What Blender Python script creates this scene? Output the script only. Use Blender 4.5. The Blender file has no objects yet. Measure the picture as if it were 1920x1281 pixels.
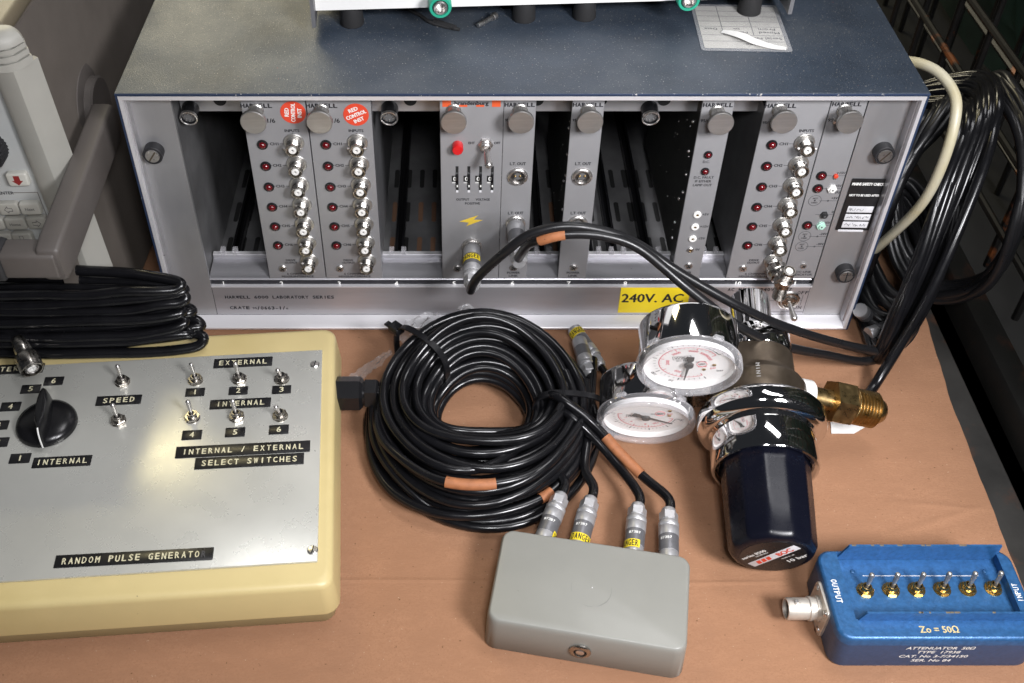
import bpy, bmesh, math, random
from math import sin, cos, pi, radians, sqrt, atan2
from mathutils import Matrix, Vector
random.seed(7)
SC = bpy.context.scene
COL = SC.collection

# ------------------------------------------------------------------ camera
cam = bpy.data.cameras.new('camera')
camo = bpy.data.objects.new('camera', cam)
COL.objects.link(camo)
cam.sensor_width = 36.0
cam.lens = 2000.65 / 1920 * 36
cam.shift_x = 95 / 1920
cam.clip_start = 0.02
cam.clip_end = 60
camo.location = (-0.03692, -0.56564, 0.54401)
camo.rotation_euler = (pi / 2 - 0.77666, 0, 0)
cam.dof.use_dof = True
cam.dof.focus_distance = 0.68
cam.dof.aperture_fstop = 15.0
SC.camera = camo

# ------------------------------------------------------------------ light
w = bpy.data.worlds.new('World')
SC.world = w
w.use_nodes = True
bg = w.node_tree.nodes['Background']
bg.inputs[0].default_value = (0.80, 0.86, 1.0, 1)
bg.inputs[1].default_value = 0.03

def area(name, loc, target, sx, sy, power, col, spread=180):
    l = bpy.data.lights.new(name, 'AREA')
    l.shape = 'RECTANGLE'
    l.size = sx
    l.size_y = sy
    l.energy = power
    l.color = col
    l.spread = math.radians(spread)
    o = bpy.data.objects.new(name, l)
    COL.objects.link(o)
    o.location = loc
    d = Vector(target) - Vector(loc)
    o.rotation_euler = d.to_track_quat('-Z', 'Y').to_euler()
    return o

area('key_lamp', (0.42, -0.70, 0.68), (0.14, 0.0, 0.06), 0.22, 0.22, 4.4, (0.98, 0.97, 1.0), 100)
area('flash_lamp', (0.02, -0.62, 0.67), (0.02, 0.0, 0.08), 0.10, 0.10, 1.6, (0.97, 0.97, 1.0), 120)
area('ceiling_lamp', (0.45, 0.25, 1.9), (0.1, -0.1, 0.0), 1.0, 0.3, 11.5, (0.99, 0.98, 1.0))
area('warm_strip_lamp', (-1.15, 2.5, 1.72), (-0.2, 0.0, 0.15), 1.5, 0.5, 46.0, (1.0, 0.91, 0.68))
area('warm_ceiling_lamp', (-0.84, 1.36, 1.72), (-0.25, -0.1, 0.05), 0.42, 0.42, 8.0, (1.0, 0.86, 0.48))
SC.view_settings.view_transform = 'Standard'
SC.view_settings.look = 'None'
SC.view_settings.exposure = -0.10
SC.view_settings.gamma = 1.0
SC.view_settings.use_curve_mapping = False

# ------------------------------------------------------------------ materials
MATS = {}

def mat(name, col, rough=0.5, metal=0.0, var=0.0, vscale=0.03, bump=0.0, bscale=1.0, rvar=0.0,
        specks=None, stretch=(1, 1, 1), coat=0.0, spec=0.5, blot=None, alpha=None, sheenscale=None):
    """procedural material; all scales are per millimetre"""
    m = bpy.data.materials.new(name)
    m.use_nodes = True
    nt = m.node_tree
    N, L = nt.nodes, nt.links
    b = N['Principled BSDF']
    b.inputs['Roughness'].default_value = rough
    b.inputs['Metallic'].default_value = metal
    b.inputs['Specular IOR Level'].default_value = spec
    b.inputs['Coat Weight'].default_value = coat
    b.inputs['Coat Roughness'].default_value = 0.08
    tc = N.new('ShaderNodeTexCoord')
    mp = N.new('ShaderNodeMapping')
    L.new(tc.outputs['Object'], mp.inputs[0])
    mp.inputs['Scale'].default_value = (1000 * stretch[0], 1000 * stretch[1], 1000 * stretch[2])
    mp2 = N.new('ShaderNodeMapping')
    L.new(tc.outputs['Object'], mp2.inputs[0])
    mp2.inputs['Scale'].default_value = (1000, 1000, 1000)

    def noise(scale, detail=4, src=mp, rough_=0.6):
        n = N.new('ShaderNodeTexNoise')
        n.inputs['Scale'].default_value = scale
        n.inputs['Detail'].default_value = detail
        n.inputs['Roughness'].default_value = rough_
        L.new(src.outputs[0], n.inputs['Vector'])
        return n.outputs['Fac']

    def ramp(fac, a, bb):
        r = N.new('ShaderNodeMapRange')
        r.inputs['From Min'].default_value = a
        r.inputs['From Max'].default_value = bb
        L.new(fac, r.inputs['Value'])
        return r.outputs[0]

    def mix(f, c1, c2):
        x = N.new('ShaderNodeMix')
        x.data_type = 'RGBA'
        if isinstance(f, float):
            x.inputs[0].default_value = f
        else:
            L.new(f, x.inputs[0])
        for i, c in ((6, c1), (7, c2)):
            if isinstance(c, tuple):
                x.inputs[i].default_value = (*c, 1)
            else:
                L.new(c, x.inputs[i])
        return x.outputs[2]
    cur = tuple(col)
    if var:
        lo = tuple(max(0, c * (1 - var)) for c in col)
        hi = tuple(min(1, c * (1 + var)) for c in col)
        cur = mix(ramp(noise(vscale), 0.3, 0.7), lo, hi)
    if blot:
        bc, bs, t0, t1, amt = blot
        f = ramp(noise(bs, 5, mp2), t0, t1)
        mm = N.new('ShaderNodeMath')
        mm.operation = 'MULTIPLY'
        mm.inputs[1].default_value = amt
        L.new(f, mm.inputs[0])
        cur = mix(mm.outputs[0], cur, bc)
    if specks:
        for sc_, ss, t in (specks if isinstance(specks, list) else [specks]):
            cur = mix(ramp(noise(ss, 3, mp2), t, t + 0.03), cur, sc_)
    if isinstance(cur, tuple):
        b.inputs['Base Color'].default_value = (*cur, 1)
    else:
        L.new(cur, b.inputs['Base Color'])
    if rvar:
        f = noise(vscale * 1.7, 5)
        r = N.new('ShaderNodeMapRange')
        r.inputs['From Min'].default_value = 0.3
        r.inputs['From Max'].default_value = 0.7
        r.inputs['To Min'].default_value = max(0.02, rough - rvar)
        r.inputs['To Max'].default_value = min(1, rough + rvar)
        L.new(f, r.inputs['Value'])
        L.new(r.outputs[0], b.inputs['Roughness'])
    if bump:
        bp = N.new('ShaderNodeBump')
        bp.inputs['Strength'].default_value = bump
        bp.inputs['Distance'].default_value = 0.0004
        L.new(noise(bscale, 3), bp.inputs['Height'])
        L.new(bp.outputs[0], b.inputs['Normal'])
    if alpha is not None:
        out = N['Material Output']
        tr = N.new('ShaderNodeBsdfTransparent')
        ms = N.new('ShaderNodeMixShader')
        fr = N.new('ShaderNodeLayerWeight')
        fr.inputs['Blend'].default_value = 0.5
        pw = N.new('ShaderNodeMath')
        pw.operation = 'POWER'
        pw.inputs[1].default_value = 4.0
        L.new(fr.outputs['Facing'], pw.inputs[0])
        sc4 = N.new('ShaderNodeMath')
        sc4.operation = 'MULTIPLY'
        sc4.inputs[1].default_value = 0.7
        L.new(pw.outputs[0], sc4.inputs[0])
        ad = N.new('ShaderNodeMath')
        ad.operation = 'ADD'
        ad.use_clamp = True
        ad.inputs[1].default_value = alpha + 0.04
        L.new(sc4.outputs[0], ad.inputs[0])
        L.new(ad.outputs[0], ms.inputs[0])
        L.new(tr.outputs[0], ms.inputs[1])
        L.new(b.outputs[0], ms.inputs[2])
        L.new(ms.outputs[0], out.inputs[0])
    MATS[name] = m
    return m

mat('cardboard', (0.315, 0.166, 0.095), 0.88, var=0.06, vscale=0.12, bump=0.55, bscale=0.8,
    stretch=(0.5, 1.3, 1), specks=[((0.292, 0.152, 0.086), 0.9, 0.52), ((0.13, 0.065, 0.03), 0.36, 0.70), ((0.50, 0.36, 0.25), 0.7, 0.715)],
    blot=((0.24, 0.122, 0.068), 0.016, 0.40, 0.75, 0.40), spec=0.18)
mat('card_edge', (0.30, 0.16, 0.09), 0.9, var=0.25, vscale=0.5)
mat('blue_case', (0.032, 0.043, 0.060), 0.43, var=0.25, vscale=0.02, bump=0.6, bscale=1.3, rvar=0.07,
    specks=[((0.30, 0.29, 0.27), 0.9, 0.66), ((0.30, 0.06, 0.05), 0.4, 0.75)],
    blot=((0.075, 0.075, 0.07), 0.010, 0.5, 0.78, 0.6))
mat('blue_edge', (0.018, 0.032, 0.070), 0.42, specks=((0.42, 0.41, 0.39), 0.28, 0.655), bump=0.2, bscale=1.0)
mat('panel_grey', (0.285, 0.284, 0.292), 0.44, 0.3, var=0.05, vscale=0.03, bump=0.10, bscale=3.0, rvar=0.06)
mat('alu_satin', (0.50, 0.495, 0.52), 0.38, 0.75, var=0.10, vscale=0.05, stretch=(0.06, 1, 1), bump=0.10,
    bscale=2.5, rvar=0.08, specks=((0.20, 0.20, 0.21), 0.10, 0.72))
mat('alu_ear', (0.43, 0.43, 0.44), 0.40, 0.7, var=0.10, vscale=0.03, stretch=(1, 1, 0.25), bump=0.06,
    bscale=2.0, rvar=0.08)
mat('alu_bright', (0.80, 0.79, 0.81), 0.40, 0.55, var=0.04, vscale=0.05, stretch=(0.08, 1, 1), rvar=0.05)
mat('steel', (0.66, 0.64, 0.62), 0.30, 0.95, var=0.10, vscale=0.2, rvar=0.06)
mat('nickel', (0.45, 0.425, 0.39), 0.27, 1.0, var=0.18, vscale=0.22, rvar=0.08)
mat('plug_alu', (0.50, 0.50, 0.51), 0.40, 0.65, var=0.08, vscale=0.3, rvar=0.06)
mat('plug_band', (0.17, 0.17, 0.18), 0.40, 0.5, var=0.1, vscale=0.3)
mat('satin_knob', (0.47, 0.46, 0.44), 0.34, 0.85, var=0.10, vscale=0.3, stretch=(0.15, 1, 1.0), rvar=0.05, bump=0.05, bscale=2.5)
mat('chrome', (0.78, 0.77, 0.76), 0.055, 1.0, rvar=0.02, vscale=0.05)
mat('dull_bronze', (0.17, 0.135, 0.10), 0.36, 0.85, var=0.25, vscale=0.06, rvar=0.08,
    specks=((0.34, 0.30, 0.24), 0.3, 0.72))
mat('brass', (0.46, 0.325, 0.15), 0.31, 1.0, var=0.14, vscale=0.12, rvar=0.08)
mat('gold', (0.55, 0.40, 0.17), 0.24, 1.0, var=0.2, vscale=0.3)
mat('black_plastic', (0.008, 0.008, 0.009), 0.26, spec=0.45)
mat('black_matte', (0.012, 0.012, 0.014), 0.6, var=0.3, vscale=0.05, bump=0.05)
mat('inside_dark', (0.12, 0.12, 0.122), 0.55, 0.2, var=0.3, vscale=0.03, specks=((0.20, 0.20, 0.19), 0.4, 0.78))
mat('slot_hole', (0.16, 0.085, 0.05), 0.9)
mat('slot_black', (0.008, 0.008, 0.008), 0.9)
mat('pcb_dark', (0.016, 0.017, 0.014), 0.5, var=0.5, vscale=0.12, specks=[((0.10, 0.095, 0.07), 0.5, 0.70)])
mat('side_metal', (0.25, 0.25, 0.26), 0.4, 0.6, var=0.15, vscale=0.04)
mat('cable_black', (0.0055, 0.0055, 0.0065), 0.23, var=0.3, vscale=0.05, rvar=0.05, spec=0.42)
mat('cable_dull', (0.009, 0.009, 0.010), 0.34, rvar=0.08, vscale=0.05, spec=0.4)
mat('cable_white', (0.50, 0.47, 0.36), 0.4, var=0.14, vscale=0.03,
    blot=((0.36, 0.30, 0.13), 0.03, 0.42, 0.68, 0.6))
mat('ink', (0.012, 0.012, 0.016), 0.6)
mat('ink_soft', (0.06, 0.06, 0.065), 0.6)
mat('ink_red', (0.50, 0.05, 0.05), 0.6)
mat('ink_white', (0.75, 0.75, 0.72), 0.6)
mat('ink_orange', (0.62, 0.08, 0.03), 0.6)
mat('sticker_red', (0.66, 0.060, 0.025), 0.5, var=0.05, vscale=0.1)
mat('sticker_orange', (0.66, 0.10, 0.03), 0.5)
mat('sticker_yellow', (0.78, 0.60, 0.02), 0.5, var=0.06, vscale=0.05)
mat('sticker_black', (0.012, 0.012, 0.013), 0.4, var=0.3, vscale=0.1)
mat('sticker_white', (0.62, 0.62, 0.64), 0.6, var=0.08, vscale=0.2)
mat('bolt_yellow', (0.68, 0.48, 0.05), 0.5)
mat('red_lens', (0.11, 0.003, 0.006), 0.14, coat=0.6)
mat('red_button', (0.55, 0.012, 0.015), 0.25, coat=0.3)
mat('ptfe_white', (0.78, 0.77, 0.74), 0.45)
mat('mint_plastic', (0.42, 0.68, 0.56), 0.4)
mat('sleeve_orange', (0.33, 0.125, 0.05), 0.65, var=0.18, vscale=0.2, specks=((0.06, 0.03, 0.02), 0.5, 0.68))
mat('silver_matte', (0.60, 0.56, 0.50), 0.46, 0.6, var=0.15, vscale=0.15, specks=((0.2, 0.15, 0.10), 0.4, 0.72))
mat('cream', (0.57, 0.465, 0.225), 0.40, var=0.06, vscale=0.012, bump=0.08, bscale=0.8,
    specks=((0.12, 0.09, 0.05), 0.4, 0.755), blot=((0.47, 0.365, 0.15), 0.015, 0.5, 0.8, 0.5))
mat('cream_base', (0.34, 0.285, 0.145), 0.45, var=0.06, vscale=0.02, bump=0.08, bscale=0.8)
mat('panel_silver', (0.58, 0.58, 0.535), 0.28, 0.45, var=0.05, vscale=0.02, bump=0.04, bscale=2.6, rvar=0.03,
    specks=((0.13, 0.13, 0.12), 0.6, 0.78))
mat('dymo_black', (0.011, 0.011, 0.012), 0.30, rvar=0.06, vscale=0.1)
mat('dymo_text', (0.62, 0.58, 0.40), 0.5, var=0.25, vscale=0.8)
mat('grey_enamel', (0.235, 0.235, 0.213), 0.42, var=0.05, vscale=0.02, bump=0.10, bscale=0.6,
    specks=((0.08, 0.075, 0.07), 0.35, 0.755), coat=0.05)
mat('scuff', (0.17, 0.17, 0.16), 0.6)
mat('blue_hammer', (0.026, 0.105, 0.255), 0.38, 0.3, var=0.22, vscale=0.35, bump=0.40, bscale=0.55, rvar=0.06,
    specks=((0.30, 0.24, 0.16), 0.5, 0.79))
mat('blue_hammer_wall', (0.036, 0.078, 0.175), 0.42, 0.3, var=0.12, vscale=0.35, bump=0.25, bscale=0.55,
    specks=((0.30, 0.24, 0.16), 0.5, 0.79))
mat('wear_tan', (0.20, 0.17, 0.12), 0.5, 0.5)
mat('knob_navy', (0.0035, 0.004, 0.0085), 0.27, rvar=0.05, vscale=0.05, spec=0.3, specks=((0.05, 0.05, 0.055), 0.7, 0.74))
mat('dial_white', (0.78, 0.77, 0.76), 0.55)
mat('dial_ink', (0.035, 0.032, 0.03), 0.5)
mat('dial_red', (0.62, 0.10, 0.13), 0.5)
mat('clear_glass', (0.9, 0.9, 0.9), 0.03, alpha=0.0)
mat('clear_plastic', (0.85, 0.84, 0.87), 0.06, alpha=0.10, var=0.10, vscale=0.12)
mat('cling_film', (0.75, 0.75, 0.76), 0.10, alpha=0.05, bump=0.9, bscale=0.25)
mat('case_tan', (0.13, 0.108, 0.073), 0.45, var=0.06, vscale=0.05, bump=0.3, bscale=1.6)
mat('case_brown', (0.13, 0.113, 0.098), 0.5, var=0.10, vscale=0.03, bump=0.25, bscale=1.6)
mat('bezel_grey', (0.33, 0.323, 0.29), 0.5, var=0.04, vscale=0.03, bump=0.12, bscale=1.4)
mat('hp_panel', (0.42, 0.43, 0.42), 0.5, var=0.03, vscale=0.05)
mat('handle_grey', (0.092, 0.081, 0.074), 0.5, var=0.06, vscale=0.05, bump=0.2, bscale=1.4)
mat('key_light', (0.52, 0.51, 0.46), 0.5)
mat('key_mid', (0.38, 0.37, 0.33), 0.5)
mat('arrow_red', (0.24, 0.02, 0.02), 0.5)
mat('white_front', (0.80, 0.80, 0.78), 0.4, var=0.03, vscale=0.03)
mat('green_rubber', (0.02, 0.33, 0.21), 0.45)
mat('rubber', (0.018, 0.018, 0.019), 0.7)
mat('paper', (0.38, 0.37, 0.33), 0.8, var=0.12, vscale=0.06, bump=0.4, bscale=0.15)
mat('paper_white', (0.66, 0.65, 0.63), 0.8)
mat('rust_steel', (0.030, 0.0285, 0.026), 0.6, 0.2, var=0.35, vscale=0.02, bump=0.35, bscale=0.4,
    blot=((0.11, 0.042, 0.018), 0.025, 0.56, 0.70, 0.75))
mat('dark_steel', (0.008, 0.0078, 0.007), 0.45, 0.2, var=0.35, vscale=0.02, bump=0.35, bscale=0.4,
    blot=((0.055, 0.022, 0.012), 0.025, 0.56, 0.70, 0.75))
mat('mesh_wire', (0.0075, 0.007, 0.0065), 0.45, 0.2, var=0.3, vscale=0.05,
    blot=((0.20, 0.06, 0.015), 0.02, 0.60, 0.66, 0.85))
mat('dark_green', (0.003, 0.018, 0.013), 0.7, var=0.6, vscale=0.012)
mat('dark_ground', (0.003, 0.003, 0.0027), 0.8, var=0.4, vscale=0.01)

# ------------------------------------------------------------------ text outlines
_tc = {}

def text_geo(s):
    if s in _tc:
        return _tc[s]
    cu = bpy.data.curves.new('t', 'FONT')
    cu.body = s
    cu.size = 1.0
    cu.resolution_u = 2
    cu.fill_mode = 'FRONT'
    o = bpy.data.objects.new('t', cu)
    COL.objects.link(o)
    dg = bpy.context.evaluated_depsgraph_get()
    me = bpy.data.meshes.new_from_object(o.evaluated_get(dg))
    vs = [(v.co.x, v.co.y) for v in me.vertices]
    fs = [tuple(p.vertices) for p in me.polygons]
    bpy.data.objects.remove(o)
    bpy.data.curves.remove(cu)
    bpy.data.meshes.remove(me)
    _tc[s] = (vs, fs)
    return _tc[s]

# ------------------------------------------------------------------ mesh builder (millimetres)
TM = {}

def basis(axis):
    z = Vector(axis).normalized()
    x = Vector((0, 0, 1)).cross(z)
    if x.length < 1e-4:
        x = Vector((1, 0, 0))
    x.normalize()
    return x, z.cross(x), z

def frame(o, x, y):
    x = Vector(x).normalized()
    y = Vector(y)
    y = (y - x * y.dot(x)).normalized()
    z = x.cross(y)
    M = Matrix.Identity(4)
    for i, c in enumerate((x, y, z)):
        for r in range(3):
            M[r][i] = c[r]
    for r in range(3):
        M[r][3] = o[r]
    return M

def axis_frame(o, axis):
    x, y, z = basis(axis)
    return frame(o, x, y)

def catmull(P, sub=8, closed=False):
    P = [Vector(p) for p in P]
    n = len(P)
    out = []
    rng = range(n if closed else n - 1)
    for i in rng:
        p0 = P[(i - 1) % n] if closed or i > 0 else P[0] * 2 - P[1]
        p1 = P[i]
        p2 = P[(i + 1) % n]
        p3 = P[(i + 2) % n] if closed or i + 2 < n else P[n - 1] * 2 - P[n - 2]
        for k in range(sub):
            t = k / sub
            out.append(0.5 * ((2 * p1) + (p2 - p0) * t + (2 * p0 - 5 * p1 + 4 * p2 - p3) * t * t +
                              (3 * p1 - p0 - 3 * p2 + p3) * t ** 3))
    if not closed:
        out.append(P[-1])
    return out

class MB:
    def __init__(self, M=None):
        self.v, self.f, self.fm, self.mats = [], [], [], []
        self.M = M or Matrix.Identity(4)

    def _mi(self, m):
        if m not in self.mats:
            self.mats.append(m)
        return self.mats.index(m)

    def add(self, vs, fs, m):
        o = len(self.v)
        self.v += [self.M @ Vector(p) for p in vs]
        self.f += [tuple(i + o for i in f) for f in fs]
        self.fm += [self._mi(m)] * len(fs)

    def loft(self, loops, m, cap0=True, cap1=True, ring=True):
        n = len(loops[0])
        vs = [p for l in loops for p in l]
        fs = []
        for a in range(len(loops) - 1):
            for i in range(n if ring else n - 1):
                j = (i + 1) % n
                fs.append((a * n + i, a * n + j, (a + 1) * n + j, (a + 1) * n + i))
        if cap0:
            fs.append(tuple(range(n - 1, -1, -1)))
        if cap1:
            fs.append(tuple((len(loops) - 1) * n + i for i in range(n)))
        self.add(vs, fs, m)

    def rbox(self, c, s, m, r=0.5, e=None, n=3, taper=(0, 0)):
        """rounded box, c centre, s size; r corner radius in plan, e edge rounding; taper = inset at bottom, top"""
        e = r if e is None else e
        e = min(e, s[2] * 0.49)
        loops = []
        steps = 3 if e > 0.8 else 2
        hz = s[2] / 2
        zs = []
        for k in range(steps + 1):
            a = pi / 2 * k / steps
            zs.append((-hz + e * (1 - sin(a)), e * (1 - cos(a))))
        zs = [(-hz + e * (1 - cos(pi / 2 * k / steps)), e * (1 - sin(pi / 2 * k / steps))) for k in range(steps + 1)]
        zs += [(-z, i) for z, i in reversed(zs)]
        for z, ins in zs:
            t = (z + hz) / s[2]
            ins2 = ins + taper[0] * (1 - t) + taper[1] * t
            hx, hy = s[0] / 2 - ins2, s[1] / 2 - ins2
            rr = max(0.02, min(r - ins * 0.5, hx, hy))
            lp = []
            for q, (sx, sy) in enumerate(((1, 1), (-1, 1), (-1, -1), (1, -1))):
                for k in range(n + 1):
                    a = pi / 2 * (q + k / n)
                    lp.append((c[0] + sx * (hx - rr) + rr * cos(a), c[1] + sy * (hy - rr) + rr * sin(a), c[2] + z))
            loops.append(lp)
        self.loft(loops, m)

    def box(self, x0, x1, y0, y1, z0, z1, m):
        vs = [(x, y, z) for z in (z0, z1) for y in (y0, y1) for x in (x0, x1)]
        self.add(vs, [(0, 2, 3, 1), (4, 5, 7, 6), (0, 1, 5, 4), (2, 6, 7, 3), (0, 4, 6, 2), (1, 3, 7, 5)], m)

    def lathe(self, prof, m, o=(0, 0, 0), axis=(0, 0, 1), n=24, fn=None, cap0=True, cap1=True):
        """prof: list of (radius, height along axis)"""
        F = axis_frame(o, axis)
        loops = []
        for r, h in prof:
            lp = []
            for i in range(n):
                a = 2 * pi * i / n
                k = fn(a) if fn else 1.0
                lp.append(F @ Vector((r * k * cos(a), r * k * sin(a), h)))
            loops.append(lp)
        self.loft(loops, m, cap0, cap1)

    def cyl(self, p0, p1, r, m, r1=None, n=20, bev=0.0):
        p0, p1 = Vector(p0), Vector(p1)
        h = (p1 - p0).length
        r1 = r if r1 is None else r1
        if bev:
            pr = [(r - bev, 0), (r, bev), (r1, h - bev), (r1 - bev, h)]
        else:
            pr = [(r, 0), (r1, h)]
        self.lathe(pr, m, p0, p1 - p0, n)

    def sphere(self, c, r, m, n=14, squash=1.0, axis=(0, 0, 1), half=False):
        k = 8
        a0 = 0 if half else -pi / 2
        pr = [(max(0.001, r * cos(a0 + (pi / 2 - a0) * i / k)), squash * r * sin(a0 + (pi / 2 - a0) * i / k)) for i in range(k + 1)]
        self.lathe(pr, m, c, axis, n)

    def prism(self, pts, o, xd, yd, h0, h1, m, bev=0.0):
        """outline pts (2-D, counter-clockwise) in the plane xd,yd at o, from h0 to h1 along the normal"""
        F = frame(o, xd, yd)
        lv = [[F @ Vector((p[0], p[1], h)) for p in pts] for h in (h0, h1)]
        if bev:
            cx = sum(p[0] for p in pts) / len(pts)
            cy = sum(p[1] for p in pts) / len(pts)
            def ins(p):
                d = sqrt((p[0] - cx) ** 2 + (p[1] - cy) ** 2)
                k = max(0, d - bev) / d
                return (cx + (p[0] - cx) * k, cy + (p[1] - cy) * k)
            lv[1] = [F @ Vector((p[0], p[1], h1 - bev)) for p in pts]
            lv.append([F @ Vector((*ins(p), h1)) for p in pts])
        self.loft(lv, m)

    def hexnut(self, o, axis, af, h, m, rot=0.0, bore=True):
        x, y, z = basis(axis)
        R = af / sqrt(3)
        pts = [(R * cos(rot + pi / 3 * i), R * sin(rot + pi / 3 * i)) for i in range(6)]
        self.prism(pts, o, x, y, 0, h, m, bev=h * 0.12)

    def tube(self, P, r, m, n=10, closed=False, sub=8, smooth=True, caps=True):
        Q = catmull(P, sub, closed) if smooth else [Vector(p) for p in P]
        N = len(Q)
        T = []
        for i in range(N):
            a = Q[(i - 1) % N] if closed or i > 0 else Q[i]
            b = Q[(i + 1) % N] if closed or i < N - 1 else Q[i]
            d = (b - a)
            T.append(d.normalized() if d.length > 1e-9 else Vector((1, 0, 0)))
        x = T[0].orthogonal().normalized()
        loops = []
        for i in range(N):
            x = (x - T[i] * x.dot(T[i])).normalized()
            y = T[i].cross(x)
            rr = r(i / (N - 1)) if callable(r) else r
            loops.append([Q[i] + rr * (cos(2 * pi * k / n) * x + sin(2 * pi * k / n) * y) for k in range(n)])
        if closed:
            x0 = loops[0]
            best = min(range(n), key=lambda s: (loops[-1][s] - x0[0]).length)
            loops.append([x0[(k - best) % n] for k in range(n)])
            self.loft(loops, m, False, False)
        else:
            self.loft(loops, m, caps, caps)

    def text(self, s, o, m, h, w=None, xd=(1, 0, 0), yd=(0, 0, 1), align='C', bold=0.0, shear=0.0, lift=0.12, mono=0.0):
        """lettering; mono > 0 spaces the characters evenly, each mono x pitch wide"""
        if mono and w:
            narrow = {'I': 0.22, '1': 0.30, '/': 0.8, '.': 0.25, '-': 0.7, ':': .25}
            n = len(s)
            pitch = w / (n - (1 - mono))
            x0 = {'C': -w / 2, 'L': 0, 'R': -w}[align]
            F = frame(o, xd, yd)
            for i, ch in enumerate(s):
                if ch == ' ':
                    continue
                cw = pitch * mono * narrow.get(ch, 1.0)
                p = F @ Vector((x0 + pitch * (i + mono / 2), 0, 0))
                self.text(ch, p, m, h, cw, xd, yd, 'C', bold, shear, lift)
            return
        vs, fs = text_geo(s)
        if not vs:
            return
        hv = text_geo('H')[0]
        ch = max(p[1] for p in hv) - min(p[1] for p in hv)
        k = h / ch
        x0, x1 = min(p[0] for p in vs), max(p[0] for p in vs)
        kx = k if w is None else w / (x1 - x0)
        ox = {'C': (x0 + x1) / 2, 'L': x0, 'R': x1}[align]
        F = frame(o, xd, yd)
        yoff = min(p[1] for p in vs) * k + h / 2 if len(s) == 1 and s == '-' else 0
        offs = [(0, 0)] if not bold else [(-bold, 0), (bold, 0), (0, bold * .7), (0, -bold * .7)]
        for i, (dx, dy) in enumerate(offs):
            pts = [F @ Vector(((p[0] - ox) * kx + shear * (p[1] * k - h / 2) + dx, p[1] * k - h / 2 + dy, lift + 0.004 * i)) for p in vs]
            self.add(pts, fs, m)

    def mesh(self, name, inv=None, sharp=38):
        me = bpy.data.meshes.new(name)
        vs = [((inv @ p) if inv else p) * 0.001 for p in self.v]
        me.from_pydata([tuple(p) for p in vs], [], self.f)
        for m in self.mats:
            me.materials.append(MATS[m])
        me.polygons.foreach_set('material_index', self.fm)
        me.polygons.foreach_set('use_smooth', [True] * len(self.f))
        me.update()
        bm = bmesh.new()
        bm.from_mesh(me)
        bmesh.ops.recalc_face_normals(bm, faces=bm.faces)
        bm.to_mesh(me)
        bm.free()
        me.set_sharp_from_angle(angle=radians(sharp))
        return me

    def build(self, name, parent=None, world=True, sharp=38, label=None):
        M = TM.get(parent.name) if parent else None
        inv = M.inverted() if (M is not None and world) else None
        o = bpy.data.objects.new(name, self.mesh(name, inv, sharp))
        COL.objects.link(o)
        if parent:
            o.parent = parent
            if M is not None:
                TM[o.name] = M
        if label:
            o['label'] = label
        return o

def tag(o, label=None, cat=None, group=None, kind=None):
    if label:
        o['label'] = label
    if cat:
        o['category'] = cat
    if group:
        o['group'] = group
    if kind:
        o['kind'] = kind
    return o

def thing(name, label, cat, loc=(0, 0, 0), rz=0.0, group=None):
    """an Empty at the base of a thing (millimetres)"""
    o = bpy.data.objects.new(name, None)
    o.empty_display_size = 0.02
    COL.objects.link(o)
    o.location = Vector(loc) * 0.001
    o.rotation_euler = (0, 0, rz)
    TM[o.name] = Matrix.Translation(Vector(loc)) @ Matrix.Rotation(rz, 4, 'Z')
    return tag(o, label, cat, group)

def single(mb, name, label, cat, loc, group=None):
    """a thing that is one mesh, with its origin at its base"""
    me = mb.mesh(name, Matrix.Translation(Vector(loc)).inverted())
    o = bpy.data.objects.new(name, me)
    COL.objects.link(o)
    o.location = Vector(loc) * 0.001
    return tag(o, label, cat, group)

def kids(o):
    return [c for c in bpy.data.objects if c.parent == o]

def copy_tree(o, parent=None):
    c = o.copy()
    COL.objects.link(c)
    if parent:
        c.parent = parent
    for ch in kids(o):
        copy_tree(ch, c)
    return c

FRONT = dict(xd=(1, 0, 0), yd=(0, 0, 1))

# ================================================================== the setting
mb = MB()
mb.box(-1500, 1500, -1200, 1500, -60, -40, 'dark_ground')
tag(mb.build('ground'), kind='structure')

def sheet(x_right, x_left, y0, y1, n_x, n_y, zf, m, mb, th=3.0):
    """a slightly wavy sheet with thickness; x_right(y) is its right edge"""
    vs, fs = [], []
    for lay in (0, -th):
        for j in range(n_y + 1):
            y = y0 + (y1 - y0) * j / n_y
            xr = x_right(y)
            for i in range(n_x + 1):
                x = x_left + (xr - x_left) * i / n_x
                vs.append((x, y, zf(x, y) + lay))
    W = n_x + 1
    o2 = W * (n_y + 1)
    for j in range(n_y):
        for i in range(n_x):
            a = j * W + i
            fs.append((a, a + 1, a + W + 1, a + W))
            fs.append((o2 + a, o2 + a + W, o2 + a + W + 1, o2 + a + 1))
    for j in range(n_y):
        a = j * W + n_x
        fs.append((a, o2 + a, o2 + a + W, a + W))
        a = j * W
        fs.append((a, a + W, o2 + a + W, o2 + a))
    for i in range(n_x):
        a = i
        fs.append((a, o2 + a, o2 + a + 1, a + 1))
        a = n_y * W + i
        fs.append((a, a + 1, o2 + a + 1, o2 + a))
    mb.add(vs, fs, m)

def card_edge(y):
    pts = [(-420, 287), (-330, 290), (-214, 294.6), (-160, 296.6), (-69, 300.4), (17, 309.5), (120, 316), (420, 318)]
    for (a, xa), (b_, xb) in zip(pts, pts[1:]):
        if y <= b_:
            t = (y - a) / (b_ - a)
            return xa + (xb - xa) * t + 0.25 * sin(y * 0.11) + 0.12 * sin(y * 0.33)
    return 318

def crease(d, wd, h):
    return h * math.exp(-(d / wd) ** 2)

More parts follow.
